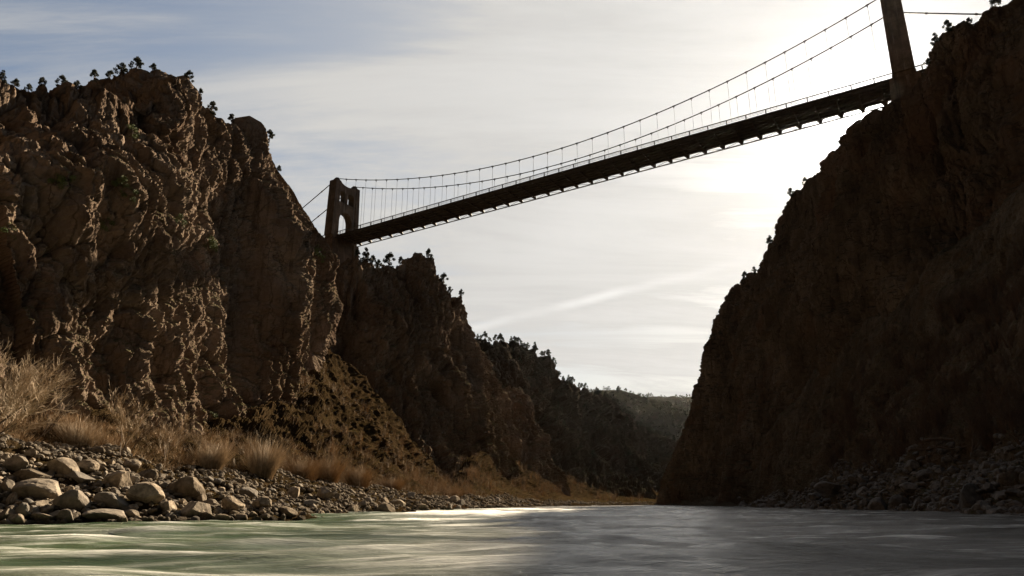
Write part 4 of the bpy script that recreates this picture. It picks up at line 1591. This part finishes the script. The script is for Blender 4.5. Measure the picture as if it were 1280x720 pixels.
# the big ones, as the photograph shows them: u, v of the centre, width, height, mesh, tilt, label
BIG = [
    (15, 583, 32, 22, 0, 0, 'rounded tan boulder cut by the left edge of the photo'), (32, 597, 52, 20, 1, -.1, 'long flat grey-brown boulder above the big waterside pair at the left'),
    (45, 614, 56, 27, 2, .08, 'large dark-fronted boulder with a sloping lit top near the left corner'), (8, 611, 22, 20, 3, 0, 'blocky boulder at the left edge between the rounded one and the water'),
    (12, 627, 12, 20, 4, 0, 'small upright boulder squeezed beside the left edge'), (86, 629, 48, 28, 5, -.05, 'dark boxy waterside boulder left of the flat slab'),
    (5, 645, 22, 16, 6, 0, 'low boulder in the bottom left corner at the waterline'), (24, 641, 18, 20, 7, .3, 'wedge-shaped boulder by the water near the left corner'),
    (50, 648, 30, 12, 8, 0, 'small low tan boulder at the waterline left of the boxy one'), (48, 630, 26, 10, 9, 0, 'little flat stone under the large dark-fronted boulder'),
    (76, 586, 40, 20, 10, .45, 'smooth tan slab tilted down to the right in the upper rows'), (104, 586, 34, 20, 11, 0, 'brown boulder right of the tilted smooth slab'),
    (145, 603, 40, 26, 12, -.15, 'black-faced boulder with a lit top edge in the middle rows'), (98, 600, 46, 14, 13, .3, 'long low boulder left of the black-faced one'),
    (178, 621, 50, 28, 0, .3, 'large smooth boulder with a lit sloping back above the waterline'), (135, 628, 42, 20, 1, .15, 'brown boulder between the boxy one and the large smooth one'),
    (130, 645, 54, 16, 2, .05, 'long flat slab lying along the waterline'), (162, 645, 24, 13, 3, 0, 'small lit rock touching the right end of the long flat slab'),
    (181, 596, 30, 18, 4, 0, 'rounded tan boulder behind the large smooth one'), (231, 613, 52, 30, 5, 0, 'largest grey boulder with a cracked top in the middle of the bank'),
    (240, 640, 44, 24, 6, .25, 'dark triangular waterside boulder below the largest grey boulder'), (162, 583, 26, 16, 7, 0, 'tan boulder with a flat lit top at the back of the middle rows'),
    (287, 633, 32, 22, 8, .2, 'boulder with a pale rounded back right of the triangular one'), (206, 634, 26, 16, 9, 0, 'rough lit rock between the smooth and the triangular boulders'),
    (275, 648, 22, 9, 10, 0, 'low wet stone at the waterline below the pale-backed boulder'), (325, 631, 26, 17, 11, 0, 'dark boulder right of the pale-backed one'),
    (366, 619, 24, 17, 12, -.2, 'dark square-shouldered boulder in the right part of the left bank'), (404, 619, 26, 17, 13, .2, 'dark boulder with a sunlit crest, right of the square-shouldered one'),
    (386, 630, 26, 9, 0, 0, 'pale flat-topped slab near the water in the right part of the left bank'), (357, 641, 28, 12, 1, .15, 'low dark boulder at the waterline below the square-shouldered one'),
    (310, 618, 26, 14, 2, .35, 'tilted tan boulder above the dark one in the middle of the bank'), (70, 568, 26, 12, 3, 0, 'tan stone at the top row of the bank near the left edge'),
    (118, 563, 24, 11, 4, .1, 'pale flat stone on the top row below the brush'), (157, 564, 14, 10, 5, 0, 'small round pale stone on the top row beside the saplings'),
    (290, 580, 6, 12, 6, 0, 'small pale stone standing on end at the brush line'),
]
taken = []
seen = 0


def bank_hit(G, u, v):
    return surf_point(G, u, v)


QL = project(GBL)
QR = project(GBR)
for (u, v, w, h, k, ti, lab) in BIG:
    P = surf_point(GBL, u, min(v + h * .25, 652))
    D = P[1] * CP + (P[2] - CAMZ) * SP
    sz = w * D / F / 2
    o = boulder((0, 0, 0), sz * 1.0, random.uniform(-.4, .4), (random.uniform(-.12, .12), ti), k, False, lab, None, random.uniform(.75, 1.0), 1.0)
    zr = max(x.z for x in (Vector(c) for c in BMESH[k % 14].vertices[0:1] and [v_.co for v_ in BMESH[k % 14].vertices]))
    o.scale.z = (h * D / F / 2) / zr * 1.1
    o.location = (P[0], P[1] + sz * .3, P[2] + (h * D / F) * .28)
    taken.append((u, v, w / 2, h / 2))


def scatter(G, Q, nstart, seed, urange, vrow, sizer, tk, dens=.62, tries=60000, limit=900):
    r = np.random.default_rng(seed)
    out = []
    T = np.array(tk) if tk else np.zeros((0, 4))
    pts = [tuple(t) for t in tk]
    nu, nv = G.shape[:2]
    for _ in range(tries):
        i = r.integers(0, nu)
        j = int(r.integers(vrow[0] * nv, vrow[1] * nv))
        u, v = Q[i, j]
        P = G[i, j]
        if not (urange[0] < u < urange[1]) or P[2] < -.1:
            continue
        s = sizer(r, u, v, P)
        D = P[1] * CP + (P[2] - CAMZ) * SP
        w = s * F / D
        A = np.array(pts[-1400:])
        if len(A):
            d = ((A[:, 0] - u) / (A[:, 2] + w)) ** 2 + ((A[:, 1] - v) / (A[:, 3] + w * .65)) ** 2
            if d.min() < dens:
                continue
        pts.append((u, v, w, w * .65))
        out.append((P.copy(), s, w, u, v))
        if len(out) >= limit:
            break
    return out


def rows_of(G):
    return


def sizeL(r, u, v, P):
    wl = max(0.0, min(1.0, (P[2]) / 3.0))
    return (0.17 + 0.42 * r.random() ** 2.2 * (1.25 - wl)) * (1 + P[1] / 110)


def sizeR(r, u, v, P):
    return (0.26 + 0.95 * r.random() ** 2.0) * (1 + P[1] / 300)


# how many grid rows the boulder strip takes: from the waterline to the brush
def strip(G, K):
    return


CL_ = scatter(GBL, QL, 0, 1, (-160, 640), (0.10, 0.62), sizeL, taken, .5, 40000, 2200)
CR_ = scatter(GBR, QR, 0, 2, (940, 1400), (0.02, 0.34), sizeR, [(1035, 612, 18, 14)], .55, 12000, 700)


def in_field_left(P, u, v):
    # the boulder field ends at the brush line
    line = np.interp(u, [-160, 0, 80, 150, 220, 300, 400, 480, 530, 565, 640], [536, 546, 556, 567, 579, 592, 606, 615, 621, 624, 625])
    return v > line


def in_field_right(P, u, v):
    line = np.interp(u, [940, 975, 1020, 1060, 1120, 1180, 1230, 1280, 1400], [632, 622, 607, 600, 588, 574, 564, 552, 535])
    return v > line


CL_ = [c for c in CL_ if in_field_left(c[0], c[3], c[4])]
CR_ = [c for c in CR_ if in_field_right(c[0], c[3], c[4])]
vis_ = [('L', c) for c in CL_ if -15 < c[3] < 1290] + [('R', c) for c in CR_ if c[3] < 1290]
vis_.sort(key=lambda x: -x[1][2])
solo = vis_[:262]
solo_id = {id(c) for _, c in solo}
SMALL = {
    ('L', 0): 'tan boulder in the left third of the left bank, behind the big waterside rocks', ('L', 1): 'tan boulder in the middle stretch of the left bank boulder field',
    ('L', 2): 'small sunlit boulder on the far right stretch of the left bank', ('R', 0): 'dark shaded boulder on the near right end of the right bank', ('R', 1): 'small dark shaded boulder on the farther left end of the right bank'}
ranked = {}
for s, c in solo:
    P, sz, w, u, v = c
    if s == 'L':
        z = 0 if u < 180 else (1 if u < 360 else 2)
        g = ('boulders in the left third of the left bank', 'boulders in the middle stretch of the left bank', 'boulders on the far right stretch of the left bank')[z]
    else:
        z = 0 if u > 1130 else 1
        g = ('boulders on the near end of the right bank', 'boulders on the far end of the right bank')[z]
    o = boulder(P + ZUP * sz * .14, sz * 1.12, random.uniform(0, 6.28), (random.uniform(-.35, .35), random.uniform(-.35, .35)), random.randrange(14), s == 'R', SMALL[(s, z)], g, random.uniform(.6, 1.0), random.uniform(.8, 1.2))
    lo = np.interp(u, [0, 200, 400, 600], [653, 652, 645, 634]) if s == 'L' else np.interp(u, [940, 1060, 1280], [634, 638, 646])
    hi = np.interp(u, [0, 80, 150, 220, 300, 400, 480, 565], [546, 556, 567, 579, 592, 606, 615, 624]) if s == 'L' else np.interp(u, [940, 1020, 1120, 1280], [632, 607, 588, 552])
    row = int(np.clip((lo - v) / (lo - hi + 1e-6) * 4, 0, 3))
    ranked.setdefault((s, z, row), []).append((o, u))
ROWS = ('waterline row', 'second row up', 'third row up', 'top row')
for (s, z, row), it in ranked.items():
    what = 'tan' if s == 'L' else 'dark'
    where = ('left third of left bank', 'middle of left bank', 'far stretch of left bank')[z] if s == 'L' else ('near end of right bank', 'far end of right bank')[z]
    rank_labels(it, what + ' boulder, ' + ROWS[row] + ', {} from left, ' + where)


def rubble(name, items, mat, seed, G, K, cols, rows, n, size):
    r = np.random.default_rng(seed)
    vs, fs, k = [], [], 0
    L = [(c[0] + ZUP * c[1] * .2, c[1] * 1.1) for c in items]
    for P in [bank_pt(K, r.uniform(*cols), r.uniform(*rows)) for _ in range(n)]:
        P = drop(G, P)
        if P[2] > -.4:
            L.append((P + ZUP * .02, size * r.uniform(.5, 1.5) * (1 + P[1] / 150)))
    for P, s in L:
        co, f = LV[r.integers(0, 8)]
        a = r.uniform(0, 6.28)
        b = r.uniform(-.4, .4)
        ca, sa, cb, sb = math.cos(a), math.sin(a), math.cos(b), math.sin(b)
        R = np.array(((ca, -sa, 0), (sa, ca, 0), (0, 0, 1))) @ np.array(((1, 0, 0), (0, cb, -sb), (0, sb, cb)))
        v = (co * np.array((1, r.uniform(.6, 1), r.uniform(.8, 1.1)))) @ R.T * s + P
        vs.append(v)
        fs.append(f + k)
        k += len(v)
    o = mesh_obj(name, np.concatenate(vs), np.concatenate(fs), mat, smooth=False)
    tag(o, kind='stuff')


rubble('rubble', [c for c in CL_ if id(c) not in solo_id], M['boulder'], 1, GBL, KL, (1, 20), (.95, 2.15), 9500, .16)
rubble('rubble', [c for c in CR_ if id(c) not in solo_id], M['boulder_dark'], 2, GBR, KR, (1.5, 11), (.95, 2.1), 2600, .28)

# the long dark slab and the driftwood on the right bank
P = at(1036, 611, 106)
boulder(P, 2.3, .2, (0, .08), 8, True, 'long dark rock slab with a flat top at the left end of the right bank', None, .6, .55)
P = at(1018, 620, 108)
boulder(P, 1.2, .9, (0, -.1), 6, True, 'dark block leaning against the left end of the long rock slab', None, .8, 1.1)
for k, (a, b, r0, lab) in enumerate([((1150, 552, 88), (1262, 549, 82), .22, 'long pale driftwood log lying level above the right bank rocks'), ((1135, 566, 88), (1185, 553, 87), .16, 'shorter driftwood branch sloping into the left end of the long log'), ((1165, 560, 86), (1240, 556, 82), .12, 'thin driftwood pole lying below the long log')]):
    pa, pb = at(*a), at(*b)
    m = MB()
    n = 8
    pts = [pa * (1 - i / n) + pb * (i / n) + np.array((0, 0, .25 * math.sin(i * .9 + k))) for i in range(n + 1)]
    m.tube([p - pa for p in pts], [r0 * (1 - .5 * i / n) for i in range(n + 1)], 8)
    for t in (3, 5):
        q = pts[t] - pa
        m.tube([q, q + np.array((.5, -.2, .5)), q + np.array((.8, -.3, 1.1))], [r0 * .4, r0 * .3, r0 * .1], 5)
    o = m.build('driftwood_log', M['bark'], None, True)
    o.location = tuple(pa)
    tag(o, lab, 'log', 'driftwood on the right bank')
